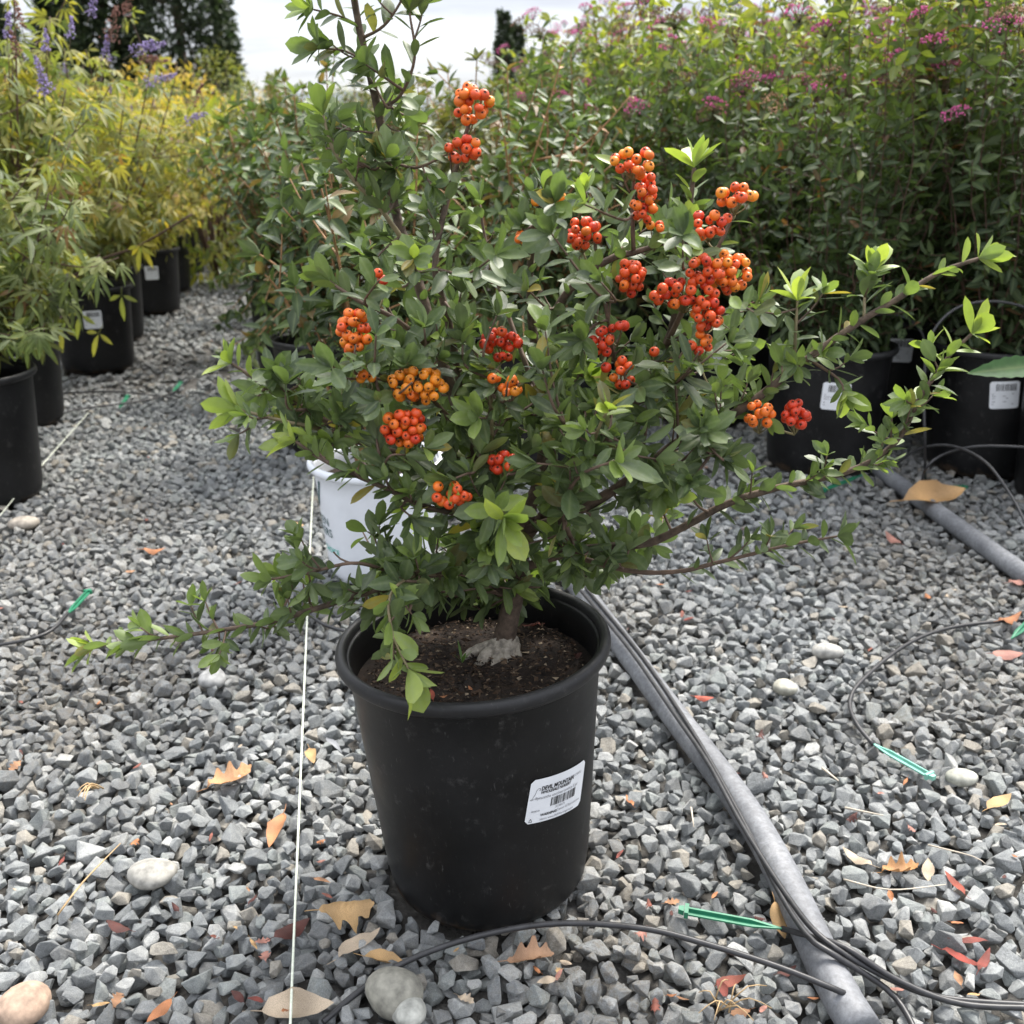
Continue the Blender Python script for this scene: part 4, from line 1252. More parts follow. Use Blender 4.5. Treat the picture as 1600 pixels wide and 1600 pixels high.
def vitex_shrub(name, H, Rr, n, ygain, seed, parts=0, world=None, z0=.26):
    root = empty(name, (0, 0, 0) if world is None else world)
    off = np.zeros(3) if world is None else np.asarray(world)
    f = Foliage(VT, VPAL, M['vitex']); pk = lambda: int(rng.integers(0, len(VT)))
    tn = lambda t_, p: 6 if rng.random() < .02 else int(np.clip(1.1 + ygain + rng.normal() * 1.1, 0, 5))
    ends = []
    for k in range(n):
        a_ = k * 2.4 + rng.uniform(-.5, .5); q = rng.uniform(.25, 1)
        e2 = np.array([math.cos(a_), math.sin(a_), 0])
        b0 = np.array([0, 0, z0]) + e2 * .02 + off; tip = b0 + e2 * Rr * q + [0, 0, H * rng.uniform(.6, 1.0) * (1.12 - .35 * q)]
        path = bez(b0, b0 + e2 * Rr * q * .55 + [0, 0, H * .32], tip, 24)
        g_ = GM(); V, T = tube(path, np.linspace(.0055, .0016, 24), 6); g_.add(V, T)
        leaves_along(f, path, .046, .95, pk, tn, .20, 1, (45, 85), .6, 2, None, .8, .55, .45)
        for _ in range(6):
            i = int(rng.uniform(.2, .92) * 23); d = unit(rng.normal(size=3) * [1, 1, .4] + [0, 0, .6] + e2 * .3); l = rng.uniform(.12, .32)
            p2 = smooth_path([path[i], path[i] + d * l * .6, path[i] + d * l + [0, 0, .03]], .03)
            V, T = tube(p2, np.linspace(.0022, .001, len(p2)), 5); g_.add(V, T)
            leaves_along(f, p2, .042, .9, pk, tn, .15, 1, (45, 85), .6, 2, None, .8, .55, .45)
            ends.append(p2[-1])
        ends.append(path[-1])
        g_.obj('stem', M['dark_stem'], root, off=off)
    f.build(root, parts, 'leaf', 'foliage', off, 26)
    root['n'] = 0; del root['n']
    return root, [e_ - off for e_ in ends]
def spike(p, d, l, r_, col, dens=1.0):
    """a narrow flower panicle"""
    g_ = GM(); V, T = tube(np.array([p - d * .03, p + d * l]), .0009, 4); g_.add(V, T, (.16, .12, .08, 0))
    for k in range(int(60 * l / .06 * dens)):
        t_ = rng.random(); a_ = rng.uniform(0, 6.28); q = r_ * (1 - .75 * t_) * rng.uniform(.3, 1)
        u = unit(np.cross(d, [.2, 1, .3])); v = np.cross(d, u)
        c = p + d * l * t_ + u * q * math.cos(a_) + v * q * math.sin(a_); s_ = rng.uniform(.0018, .0034)
        O = np.array([(1, 0, 0), (-1, 0, 0), (0, 1, 0), (0, -1, 0), (0, 0, 1), (0, 0, -1)]) * s_
        g_.add(O @ np.linalg.qr(rng.normal(size=(3, 3)))[0] + c, [(0, 2, 4), (2, 1, 4), (1, 3, 4), (3, 0, 4), (2, 0, 5), (1, 2, 5), (3, 1, 5), (0, 3, 5)], (*(np.array(col) * rng.uniform(.7, 1.3)), 0))
    return g_

# --- glossy dark shrubs behind the firethorn
GL = 'glossy leaved shrub with orange brown stems in the row behind the berry shrub'
a0 = glossy_shrub('glossy_shrub', .68, .25, 17, 1, 260, (WHITE[0], WHITE[1], 0), .19, 0)
tag(a0, 'glossy leaved shrub with orange brown stems growing in the white pot', 'shrub', 'glossy shrubs')
ga = glossy_shrub('glossy_shrub', .68, .27, 18, 2)
gb = glossy_shrub('glossy_shrub', .75, .26, 17, 3)
tall = glossy_shrub('glossy_shrub', .86, .20, 12, 4, pal=GPAL_WARM)
gw = glossy_shrub('glossy_shrub', .72, .27, 18, 5, low=8, pal=GPAL_WARM)
spots = [(.02, 2.62, ga), (-.50, 2.76, gb), (.20, 3.2, gb), (-.72, 3.45, ga), (-.14, 3.1, tall), (-.28, 3.75, gw), (.12, 3.9, gw), (-.90, 4.2, gw), (-.45, 4.5, gw), (.05, 4.7, gw), (-1.10, 5.1, gw), (-.6, 5.3, gw),
         (-.1, 5.5, gw), (-1.35, 6.2, gw), (-.8, 6.3, gw), (-.2, 6.5, gw), (-1.6, 7.4, gw), (-1.0, 7.4, gw), (-.4, 7.6, gw), (-1.85, 8.7, gw), (-1.2, 8.8, gw), (-.5, 9.0, gw), (-2.2, 10.4, gw), (-1.4, 10.4, gw)]
used = set()
for i, (x, y, pr) in enumerate(spots):
    o = pr if id(pr) not in used else copy_tree(pr)
    used.add(id(pr))
    o.location = (x, y, 0); o.rotation_euler.z = rng.uniform(0, 6.28); s_ = rng.uniform(.95, 1.06)
    o.scale = (s_, s_, s_ * (1 + max(0, y - 3) * .035))
    tag(o, 'tall glossy shrub with brownish top leaves rising above the row' if pr is tall else 'glossy shrub with warm brownish leaves farther back in the row' if pr is gw else {(.02, 2.62): 'glossy leaved shrub with two long bare brown shoots', (-.50, 2.76): 'glossy leaved shrub reaching into the gravel aisle behind the white pot'}.get((x, y), GL), 'shrub', 'glossy shrubs')
    if y < 5.0: black_pot(x, y, 'black nursery pot under the glossy leaved shrubs', rz=rng.uniform(0, 6), sc=s_)
# the two long bare shoots above the row
for pts_ in ([(800, 345, 2.5), (838, 230, 2.5), (862, 150, 2.48), (878, 88, 2.47)], [(838, 250, 2.5), (900, 235, 2.48), (950, 190, 2.46), (985, 150, 2.45)]):
    path = smooth_path([P(*q) for q in pts_], .03) - np.array([0.02, 2.62, 0])
    g = GM(); V, T = tube(path, np.linspace(.0032, .0014, len(path)), 6); g.add(V, T)
    f = Foliage(GT, GPAL, M['glossy']); leaves_along(f, path, .05, .45, lambda: 0, lambda t_, p: 3, .3, 1, (40, 70))
    for ti, Mx, ci in f.items:
        V, T, A = f.t[ti]; g.add(V @ Mx[:3, :3].T + Mx[:3, 3], T, (.10, .10, .05, 0))
    rt = empty('bare_shoot', (0.02, 2.62, 0)); 
    bpy.data.objects.remove(rt)
    o = g.obj('bare_shoot', M['orange_stem'])
    o.parent = ga; ga_M = Matrix.LocRotScale(ga.location, ga.rotation_euler, ga.scale)
    o.matrix_local = ga_M.inverted() @ Matrix.Translation((0.02, 2.62, 0))

# --- spirea block on the right
PINK, DPINK, BROWN, TAN = (.72, .14, .38), (.52, .07, .26), (.20, .105, .06), (.42, .25, .14)
sa = spirea_shrub('spirea_shrub', .90, .28, 46, [(PINK, 17), (DPINK, 7), (BROWN, 11), (TAN, 4)])
sb = spirea_shrub('spirea_shrub', .98, .30, 48, [(PINK, 17), (DPINK, 7), (BROWN, 12), (TAN, 3)])
sc_ = spirea_shrub('spirea_shrub', .80, .28, 44, [(PINK, 8), (BROWN, 16), (TAN, 4)], ygain=.75)
SPL = 'spirea shrub with pink flower heads and yellow green tops in the black pot block'
protos = [sa, sb, sc_]; used = set()
spx = [(.805, 2.58, 0), (1.225, 2.57, 1), (.58, 3.05, 2), (1.13, 3.03, 0), (1.55, 2.98, 1), (.42, 3.58, 2), (.86, 3.52, 1), (1.32, 3.48, 0), (1.75, 3.4, 1), (1.64, 2.62, 0), (.30, 4.2, 2), (.72, 4.15, 0), (1.16, 4.1, 1), (1.62, 4.0, 0), (2.1, 3.9, 1),
       (.46, 4.9, 0), (.95, 4.9, 1), (1.45, 4.8, 0), (.15, 5.6, 2), (.68, 5.8, 1), (1.3, 5.7, 0), (1.9, 5.5, 1), (.36, 6.8, 0), (1.0, 6.8, 1), (1.7, 6.8, 0), (.15, 8.0, 2), (.8, 8.2, 1), (2.6, 5.0, 0), (2.7, 6.0, 1)]
stick = {(.805, 2.58): (R(-8), .207, R(-2)), (1.225, 2.57): (R(-14), .212, R(6)), (.58, 3.05): (R(-6), .22, 0), (1.13, 3.03): (R(-12), .23, 0)}
for x, y, k in spx:
    pr = protos[k]; o = pr if k not in used else copy_tree(pr); used.add(k)
    o.location = (x, y, 0); o.rotation_euler.z = rng.uniform(0, 6.28); s_ = rng.uniform(.97, 1.07); o.scale = (s_, s_, s_ * (1.10 + max(0, y - 2.6) * .03))
    tag(o, {(.805, 2.58): 'spirea shrub growing in the front pot with the square white sticker', (1.225, 2.57): 'spirea shrub growing in the front pot behind the arching hoses', (.58, 3.05): 'browner spirea shrub directly behind the berry clusters', (1.13, 3.03): 'spirea shrub in the second row between the two front pots'}.get((x, y), SPL), 'shrub', 'spirea shrubs')
    if y < 4.3:
        stt = stick.get((x, y))
        lab = 'black nursery pot under the spirea shrubs, back row' if y > 2.8 else 'black nursery pot under the spirea shrubs without a sticker'
        if stt: lab = {(.805, 2.58): 'front black pot of spirea with square white barcode sticker', (1.225, 2.57): 'front black pot of spirea with tilted sticker behind the thin arching hoses'}.get((x, y), 'black nursery pot in the second spirea row with shaded white sticker')
        black_pot(x, y, lab, sticker=stt, seed=int(x * 100), sc=1.06)
# pot and leafy branch at the right edge
o = black_pot(*CPOT, 'dusty black nursery pot beside the front spirea pots, before the grey hose')
br = empty('leafy_plant', (CPOT[0], CPOT[1], .255)); tag(br, 'plant with one large toothed green leaf reaching past the black pot', 'plant')
lt = leaf_template(.125, .034, .42, .9, .25, .10, 5, 14, 0, 1)
bo = np.array([CPOT[0], CPOT[1], .255])
g = GM(); tipb = P(1640, 570, 1.7)
path = smooth_path([bo, bo + [.02, -.15, .16], tipb + [.05, .02, .01], tipb], .02); V, T = tube(path, np.linspace(.003, .0014, len(path)), 6); g.add(V, T); g.obj('stem', M['dark_stem'], br, off=bo)
f = Foliage([lt], [(.055, .125, .045), (.05, .10, .04)], M['spirea'])
f.add(0, leaf_frame(tipb, P(1510, 578, 1.68) - tipb, np.array([0, -.75, .6]), 1.12), 0)
for i in range(6):
    q = path[int(len(path) * (.3 + .1 * i))]; f.add(0, leaf_frame(q, rng.normal(size=3) * [1, .5, .3] + [.8, 0, .2], np.array([0, -.2, 1]), .9), 1)
for ti, Mx, ci in f.items:
    V, T, A = f.t[ti]; link('leaf', tri_mesh('leaf', V, T, f.m, f.cols(ti, ci)), br, Matrix.Translation((-bo).tolist()) @ Matrix(Mx.tolist()))

# --- chaste trees on the left
LILAC, SEED = (.42, .34, .62), (.30, .14, .105)
va, ea = vitex_shrub('chaste_shrub', 1.12, .44, 12, 1.5, 1, 140, (VITEX[1][0], VITEX[1][1], 0))
vb, eb = vitex_shrub('chaste_shrub', 1.02, .46, 12, 1.8, 2, 120, (VITEX[2][0], VITEX[2][1], 0))
vc, ec = vitex_shrub('chaste_shrub', .92, .42, 11, 2.5, 3)
vd, ed = vitex_shrub('chaste_shrub', .55, .30, 9, .5, 4)
for sh, en in ((vc, ec),):
    for p in en[:12]: spike(p, unit(np.array([0, 0, 1]) + rng.normal(size=3) * .3), rng.uniform(.03, .06), .011, LILAC if rng.random() < .6 else SEED).obj('flower_spike', M['flower'], sh)
def at_spikes(sh, org, lst):
    org = np.array([org[0], org[1], 0])
    for px, py, Y, dx_, dz_, l, r_, col in lst:
        p = P(px, py, Y) - org
        spike(p, unit(np.array([dx_, 0, dz_])), l, r_, col, 1.3).obj('flower_spike', M['flower'], sh)
at_spikes(va, VITEX[1], [(78, 145, 2.72, -.3, 1, .085, .018, LILAC), (30, 90, 2.72, -.2, 1, .06, .016, SEED), (72, 80, 2.72, .1, 1, .05, .014, LILAC), (68, 150, 2.72, 0, 1, .05, .018, LILAC), (12, 60, 2.72, .2, 1, .06, .016, LILAC), (35, 45, 2.72, -.1, 1, .06, .013, SEED), (110, 60, 2.75, .2, 1, .05, .014, LILAC)])
at_spikes(vb, VITEX[2], [(170, 65, 3.22, .35, .9, .10, .030, SEED), (195, 25, 3.22, .4, 1, .12, .016, SEED), (165, 95, 3.22, .2, 1, .07, .018, LILAC), (205, 85, 3.22, .9, .5, .08, .022, LILAC), (215, 95, 3.22, .6, .1, .06, .02, SEED),
                         (225, 80, 3.22, 1, .35, .07, .018, LILAC), (225, 130, 3.22, 1, .25, .10, .02, LILAC), (235, 95, 3.22, 1, 0, .05, .012, SEED), (140, 25, 3.22, .5, 1, .06, .018, LILAC), (290, 190, 3.22, .8, .3, .07, .016, LILAC), (300, 165, 3.22, .5, .8, .07, .013, SEED)])
# the low bare shoot that hangs into the aisle
g = GM(); pth = smooth_path([P(60, 470, 3.6), P(150, 410, 3.4), P(215, 385, 3.3), P(300, 335, 3.25)], .03) - np.array([VITEX[2][0], VITEX[2][1], 0])
V, T = tube(pth, np.linspace(.006, .003, len(pth)), 6); g.add(V, T); g.obj('stem', M['dark_stem'], vb)
f = Foliage(VT, VPAL, M['vitex'])
for (px, py, Y, ci) in ((215, 392, 3.27, 4), (222, 395, 3.25, 3), (100, 520, 2.95, 3), (160, 530, 2.95, 3), (130, 500, 3.0, 2), (190, 470, 3.1, 2)):
    f.add(3, leaf_frame(P(px, py - 22, Y), np.array([rng.normal() * .35, -.3, -1.0]), np.array([.1, -1, .5]), .95), ci)
f.build(vb, 6, 'leaf', 'foliage_low', (VITEX[2][0], VITEX[2][1], 0), 4)
labs = ['yellowing chaste shrub with lilac spikes in the stickered black pot', 'chaste shrub with brown seed heads and lilac spikes beside the aisle']
tag(va, 'olive leaved chaste shrub with upright lilac spikes in the stickered pot', 'shrub', 'chaste shrubs')
tag(vb, 'chaste shrub with the large brown seed head and lilac spikes', 'shrub', 'chaste shrubs')
vspots = [(VITEX[3], vc), (VITEX[4], vc), (VITEX[5], vc), (VITEX[6], vc), ((-2.1, 3.1), va), ((-2.2, 3.9), vb), ((-2.35, 4.7), vc), ((-2.5, 5.5), vc), ((-2.4, 7.4), vc)]
used = set()
for (x, y), pr in vspots:
    o = pr if (pr is vc and id(pr) not in used) else copy_tree(pr); used.add(id(pr))
    o.location = (x, y, 0); o.rotation_euler.z = rng.uniform(0, 6.28); s_ = rng.uniform(.86, 1.0); o.scale = (s_,) * 3
    tag(o, 'yellow green chaste shrub further along the row beside the gravel aisle', 'shrub', 'chaste shrubs')
vd.location = (VITEX[0][0] - .02, VITEX[0][1] + .1, 0); vd.rotation_euler.z = 1.0
tag(vd, 'low grey green chaste shrub whose narrow leaves hang over two black pots', 'shrub', 'chaste shrubs')
vst = [None, (R(24), .19, 0), (R(22), .20, 0), None, (R(22), .2, 0), None, None]
vlab = ['black nursery pot before the stickered one, lowest of the chaste shrub row', 'black pot with white sticker under the low grey green leaves', 'black pot with white sticker half hidden by drooping palmate leaves',
        'black pot squeezed between two stickered pots of the chaste row', 'black pot with small white sticker farther along the gravel aisle', 'distant black pot of the yellow chaste shrubs', 'distant black pot of the yellow chaste shrubs']
for (x, y), sk, lb in zip(VITEX, vst, vlab): black_pot(x, y, lb, sticker=sk, seed=int(abs(x) * 99))

# --- far field: gold and rusty shrubs, then trees
FT = [leaf_template(.06, .024, .5, .9, .3, .2, 3, 2), leaf_template(.06, .018, .5, .9, .4, .35, 3, 2)]
def blob_shrub(name, H, Rr, n, pal, ls, stem='dark_stem', nst=12):
    root = empty(name); f = Foliage(FT, pal, M['far']); g_ = GM()
    for k in range(nst):
        a_ = rng.uniform(0, 6.28); q = math.sqrt(rng.random()); tip = np.array([Rr * q * math.cos(a_), Rr * q * math.sin(a_), H * rng.uniform(.7, 1)])
        pth = bez(np.zeros(3), np.array([tip[0] * .4, tip[1] * .4, H * .5]), tip, 8); V, T = tube(pth, np.linspace(.008, .003, 8), 4); g_.add(V, T)
    lump = rng.normal(size=(10, 3)); lump /= np.linalg.norm(lump, axis=1)[:, None]
    for k in range(n):
        d = unit(rng.normal(size=3)); r_ = rng.uniform(.55, 1.0) ** .5 * (1 + .22 * np.max(lump @ d) - .2)
        p = np.array([d[0] * Rr * r_, d[1] * Rr * r_, H * .5 + d[2] * H * .5 * r_])
        f.add(int(rng.integers(0, 2)), leaf_frame(p, d + rng.normal(size=3) * .6, np.array([0, 0, .8]) + d * .5 + rng.normal(size=3) * .4, ls * rng.uniform(.7, 1.3)), int(np.clip(len(pal) / 2 + rng.normal() * 1.1, 0, len(pal) - 1)))
    g_.obj('stems', M[stem], root); f.build(root)
    return root
GOLD = [(.24, .20, .05), (.36, .28, .06), (.52, .36, .07), (.62, .42, .08), (.66, .42, .10)]
LIME = [(.08, .11, .03), (.14, .18, .04), (.24, .26, .05), (.34, .33, .06), (.40, .36, .07)]
RUST = [(.10, .08, .03), (.19, .11, .04), (.28, .14, .05), (.30, .12, .06), (.22, .2, .06)]
SAGE = [(.09, .11, .06), (.14, .17, .09), (.18, .21, .12), (.22, .25, .14)]
kinds = dict(gold=(blob_shrub('golden_shrub', 1.28, .58, 1300, GOLD, .9), 'golden yellow shrub in the field behind the chaste shrubs', 'golden shrubs'),
             lime=(blob_shrub('lime_shrub', .95, .45, 1300, LIME, 1.0), 'lime green shrub in the row past the chaste shrubs', 'lime shrubs'),
             rust=(blob_shrub('rusty_shrub', .85, .40, 1100, RUST, .8), 'rusty orange shrub between the lime and glossy shrubs', 'rusty shrubs'),
             sage=(blob_shrub('sage_shrub', 2.5, 1.0, 1600, SAGE, 1.6), 'rounded sage green bush at the foot of the dark conifers', 'sage bushes'),
             bright=(blob_shrub('bright_shrub', 2.9, .9, 1500, LIME, 1.5), 'bright green cone shaped bush before the dark conifers', 'bright bushes'))
far_spots = [('lime', -1.75, 6.2), ('lime', -2.3, 5.6), ('lime', -1.95, 7.2), ('lime', -2.6, 6.6), ('lime', -3.0, 5.6), ('rust', -1.45, 7.9), ('rust', -2.0, 8.3), ('rust', -1.9, 9.6), ('rust', -2.6, 8.0), ('lime', -2.9, 7.6), ('gold', -3.3, 7.4), ('gold', -3.2, 8.8), ('gold', -2.6, 9.4), ('gold', -4.0, 8.2),
             ('gold', -4.2, 9.6), ('gold', -3.3, 10.4), ('gold', -2.4, 11.0), ('gold', -4.6, 11.2), ('gold', -3.8, 12.0), ('gold', -2.9, 12.5), ('gold', -5.2, 12.8), ('gold', -4.4, 13.8), ('gold', -3.5, 14.2), ('gold', -5.6, 15), ('gold', -4.6, 16), ('gold', -2.6, 14.5), ('gold', -6.5, 14.5),
             ('sage', -9.2, 30), ('sage', -10.8, 33), ('sage', -8.0, 34), ('bright', -8.3, 31.5), ('sage', -6.2, 36), ('bright', -6.2, 40), ('bright', -4.5, 42), ('sage', -12.5, 31), ('sage', -14, 34)]
used = set()
for k, x, y in far_spots:
    pr, lb, gp = kinds[k]; o = pr if k not in used else copy_tree(pr); used.add(k)
    o.location = (x, y, 0); o.rotation_euler.z = rng.uniform(0, 6.28); s_ = rng.uniform(.9, 1.15); o.scale = (s_, s_, s_ * rng.uniform(.9, 1.05))
    tag(o, lb, 'shrub', gp)
CT = [leaf_template(.5, .22, .5, .8, .3, .25, 3, 2), leaf_template(.5, .14, .5, .8, .4, .4, 3, 2)]
DARK = [(.010, .019, .012), (.014, .026, .015), (.020, .034, .019), (.028, .044, .024), (.036, .038, .022)]
def far_tree(name, H, Rr, n, pal, shape, bare=.04, ls=1.0, rag=1.0):
    root = empty(name); g_ = GM()
    V, T = tube(np.array([(0, 0, 0), (0, 0, H * .5), (0, 0, H * .97)]), [Rr * .10, Rr * .07, .03], 8); g_.add(V, T)
    f = Foliage(CT, pal, M['far'])
    nl = 46
    lim = [(rng.uniform(bare, .98), rng.uniform(0, 6.28)) for _ in range(nl)]
    for t_, a_ in lim:
        e2 = np.array([math.cos(a_), math.sin(a_), 0]); w = Rr * shape(t_)
        pth = np.array([[0, 0, H * t_], e2 * w * .5 + [0, 0, H * t_ + w * .1], e2 * w * .9 + [0, 0, H * t_ + w * .2]]); V, T = tube(pth, np.array([.03, .02, .01]) * Rr, 4); g_.add(V, T)
    g_.obj('trunk', M['bark'], root)
    for k in range(n):
        t_ = bare + (1 - bare) * rng.random() ** 1.15; a_ = rng.uniform(0, 6.28)
        w = Rr * shape(t_) * (1 + rag * (.16 * math.sin(a_ * 5 + t_ * 31) + .12 * math.sin(a_ * 3 - t_ * 57))); q = rng.uniform(.35, 1) ** .5
        e2 = np.array([math.cos(a_), math.sin(a_), 0])
        f.add(int(rng.integers(0, 2)), leaf_frame(e2 * w * q + [0, 0, H * t_], e2 + np.array([0, 0, rng.uniform(-.3, .9)]) + rng.normal(size=3) * .4, rng.normal(size=3) * .5 + e2 * .6 + [0, 0, .6], ls * rng.uniform(.6, 1.3)), int(np.clip(1.8 + rng.normal() * 1.1, 0, len(pal) - 1)))
    f.build(root, 0, 'leaf', 'crown')
    return root
col_ = lambda t_: max(.02, min(1.0, 1.0 * (1 - t_) ** .5 + .18)) * min(1, .75 + t_ * 3)
pyr = lambda t_: max(.02, 1.02 - t_) ** .8 * min(1, .5 + t_ * 6)
rnd = lambda t_: max(.05, math.sin(math.pi * min(1, max(.02, t_)))) ** .6
t1 = far_tree('conifer_tree', 17, 2.5, 20000, DARK, lambda t_: min(1.0, (1.04 - t_) ** .7 * 1.25) * min(1, .9 + t_ * 2), .01, .8, .4); t1.location = (-15.3, 52, 0); tag(t1, 'massive dense dark conifer standing beyond the golden field', 'tree', 'far trees')
t2 = far_tree('conifer_tree', 9, 2.1, 2600, DARK, pyr, .05, 1.2); t2.location = (-18.6, 51, 0); tag(t2, 'thinner dark conifer beside the massive one, sky showing through', 'tree', 'far trees')
for i, (x, y, s_) in enumerate(((-21.6, 54, .95), (-24.5, 52, 1.05), (-27.5, 55, 1.15))):
    o = copy_tree(t2); o.location = (x, y, 0); o.scale = (s_,) * 3; o.rotation_euler.z = i + 1.0; tag(o, 'dark conifer behind the flowering chaste shrubs', 'tree', 'far trees')
t3 = far_tree('cypress_tree', 8.6, .75, 2200, DARK, lambda t_: (max(.03, 1 - t_) ** .55) * min(1, .5 + 5 * t_), .02, .9); t3.location = (-.55, 75, 0); tag(t3, 'narrow dark cypress rising over the glossy shrub row', 'tree', 'far trees')
o = copy_tree(t3); o.location = (.35, 77, 0); o.scale = (1.0, 1.0, .93); tag(o, 'narrow dark cypress rising over the glossy shrub row', 'tree', 'far trees')
t4 = far_tree('broadleaf_tree', 6.5, 2.6, 2400, [(.03, .045, .03), (.04, .06, .04), (.055, .075, .05), (.07, .09, .06)], rnd, .15, 1.0); t4.location = (2.6, 78, 0); t4.scale = (.9, .9, .85); tag(t4, 'low round tree beside the narrow cypresses', 'tree', 'far trees')
for i, (x, y, s_) in enumerate(((16.5, 66, 1.12), (19.0, 70, 1.0), (21, 64, 1.0), (30, 72, 1.1))):
    o = copy_tree(t4); o.location = (x, y, 0); o.scale = (s_,) * 3; o.rotation_euler.z = i * 1.3; tag(o, 'distant round tree behind the tops of the spirea block', 'tree', 'far trees')
# low ridge on the horizon
xs = np.linspace(-260, 260, 80); V, T = [], []
for i, x in enumerate(xs):
    h = 14.5 + 2.0 * math.sin(x * .03) + 1.2 * math.sin(x * .11 + 1) + .5 * math.sin(x * .37)
    V += [(x, 300, -1), (x, 325, h), (x, 400, -1)]
for i in range(79):
    a_ = i * 3; T += [(a_, a_ + 3, a_ + 4), (a_, a_ + 4, a_ + 1), (a_ + 1, a_ + 4, a_ + 5), (a_ + 1, a_ + 5, a_ + 2)]
M['ridge'] = plain('far_wooded_ridge', (.10, .12, .13), .9, .3, .4, .3)
hl = link('hills', tri_mesh('hills', np.array(V), T, M['ridge'])); tag(hl, 'low blue grey ridge on the horizon', 'hill', kind='structure')
# ------------------------------------------------------------------ hoses, tubes, stakes, string
def lay(pts_, z, r_, step=.012, lift=None):
    """a path over the stones through photo pixels"""
    q = [G(px, py, z) for px, py in pts_]
    return smooth_path(q, step)
for pts_, lb in ((PIPE_A, 'thick grey irrigation pipe running past the tall black pot'), (PIPE_B, 'thick grey irrigation pipe under the big tan leaf beside the spirea pots')):
    path = smooth_path(pts_, .03); g = GM(); V, T = tube(path, .0195, 18); g.add(V, T); o = g.obj('irrigation_pipe', M['pipe']); tag(o, lb, 'pipe', 'irrigation pipes')
def drip(path, lb, r_=.0031):
    g = GM(); V, T = tube(path, r_, 8); g.add(V, T); tag(g.obj('drip_tube', M['tube']), lb, 'hose', 'thin drip tubes')
DT = 'thin black drip tube '
drip(smooth_path([G(505, 1597, .004), G(560, 1550, .008), G(640, 1500, .020), G(750, 1462, .040), G(870, 1443, .055), G(1000, 1450, .058), G(1100, 1474, .052), G(1220, 1512, .046), G(1312, 1549, .034), G(1318, 1552, .026)], .012), DT + 'arching before the tall pot into the grey pipe')
drip(smooth_path([G(905, 920, .036), G(980, 1010, .037), G(1050, 1110, .037), G(1105, 1190, .037), G(1160, 1290, .037), G(1230, 1400, .038), G(1290, 1470, .042), G(1395, 1532, .018), G(1480, 1560, .010), G(1640, 1572, .010)], .012), DT + 'lying along the top of the grey pipe')
drip(smooth_path([G(915, 918, .034), G(1000, 1022, .034), G(1080, 1140, .034), G(1150, 1262, .033), G(1215, 1390, .034), G(1262, 1462, .040), G(1300, 1490, .040), G(1385, 1545, .012), G(1420, 1590, .008), G(1440, 1640, .006)], .012), DT + 'doubling the one on the pipe, ending at the bottom corner')
drip(smooth_path([G(1222, 1451, .014), G(1262, 1462, .030), G(1320, 1480, .040), G(1400, 1530, .024), G(1500, 1568, .012), G(1640, 1576, .010)], .012), DT + 'leading from the dark green stake across the pipe')
drip(smooth_path([G(1364, 1163, .010), G(1338, 1130, .014), G(1328, 1095, .016), G(1350, 1060, .018), G(1420, 1005, .016), G(1500, 978, .012), G(1640, 965, .010)], .012), DT + 'curving from the pale teal stake over open gravel')
drip(smooth_path([G(106, 958, .010), G(80, 985, .012), G(40, 1000, .010), G(-30, 1012, .008)], .012), DT + 'tied to the green stake left in the aisle')
drip(smooth_path([G(545, 988, .006), G(505, 975, .012), G(480, 955, .014), G(470, 930, .01), G(490, 905, .01)], .012), DT + 'curling behind the tall pot')
def pt(px, py, Y): return P(px, py, Y)
drip(smooth_path([G(1446, 762, .0), P(1445, 700, 2.22), P(1444, 600, 2.24), P(1452, 530, 2.26), P(1490, 484, 2.28), P(1545, 471, 2.3), P(1600, 480, 2.32), P(1650, 510, 2.34)], .02), DT + 'arching high over the front spirea pots', .0030)
drip(smooth_path([P(1400, 725, 2.3), P(1440, 700, 2.24), P(1490, 697, 2.18), P(1540, 722, 2.1), P(1580, 775, 2.02), P(1605, 825, 1.95), G(1625, 880, 0)], .02), DT + 'drooping before the dusty pot', .0030)
drip(smooth_path([G(1440, 766, .0), P(1445, 735, 2.2), P(1470, 712, 2.2), P(1520, 698, 2.16), P(1590, 698, 2.14), P(1680, 705, 2.12)], .02), DT + 'crossing low before the spirea pots', .0030)
drip(smooth_path([P(1290, 520, 2.62), P(1330, 500, 2.5), P(1400, 492, 2.5), P(1440, 520, 2.5), P(1450, 580, 2.5)], .02), DT + 'looping between two spirea pots', .0028)
drip(smooth_path([G(85, 615, .01), G(180, 612, .012), G(270, 622, .01)], .02), DT + 'between the chaste pots and the aisle')
drip(smooth_path([G(75, 655, .008), G(120, 640, .02), G(230, 625, .014), G(275, 612, .01)], .02), DT + 'leading to the far green stake')
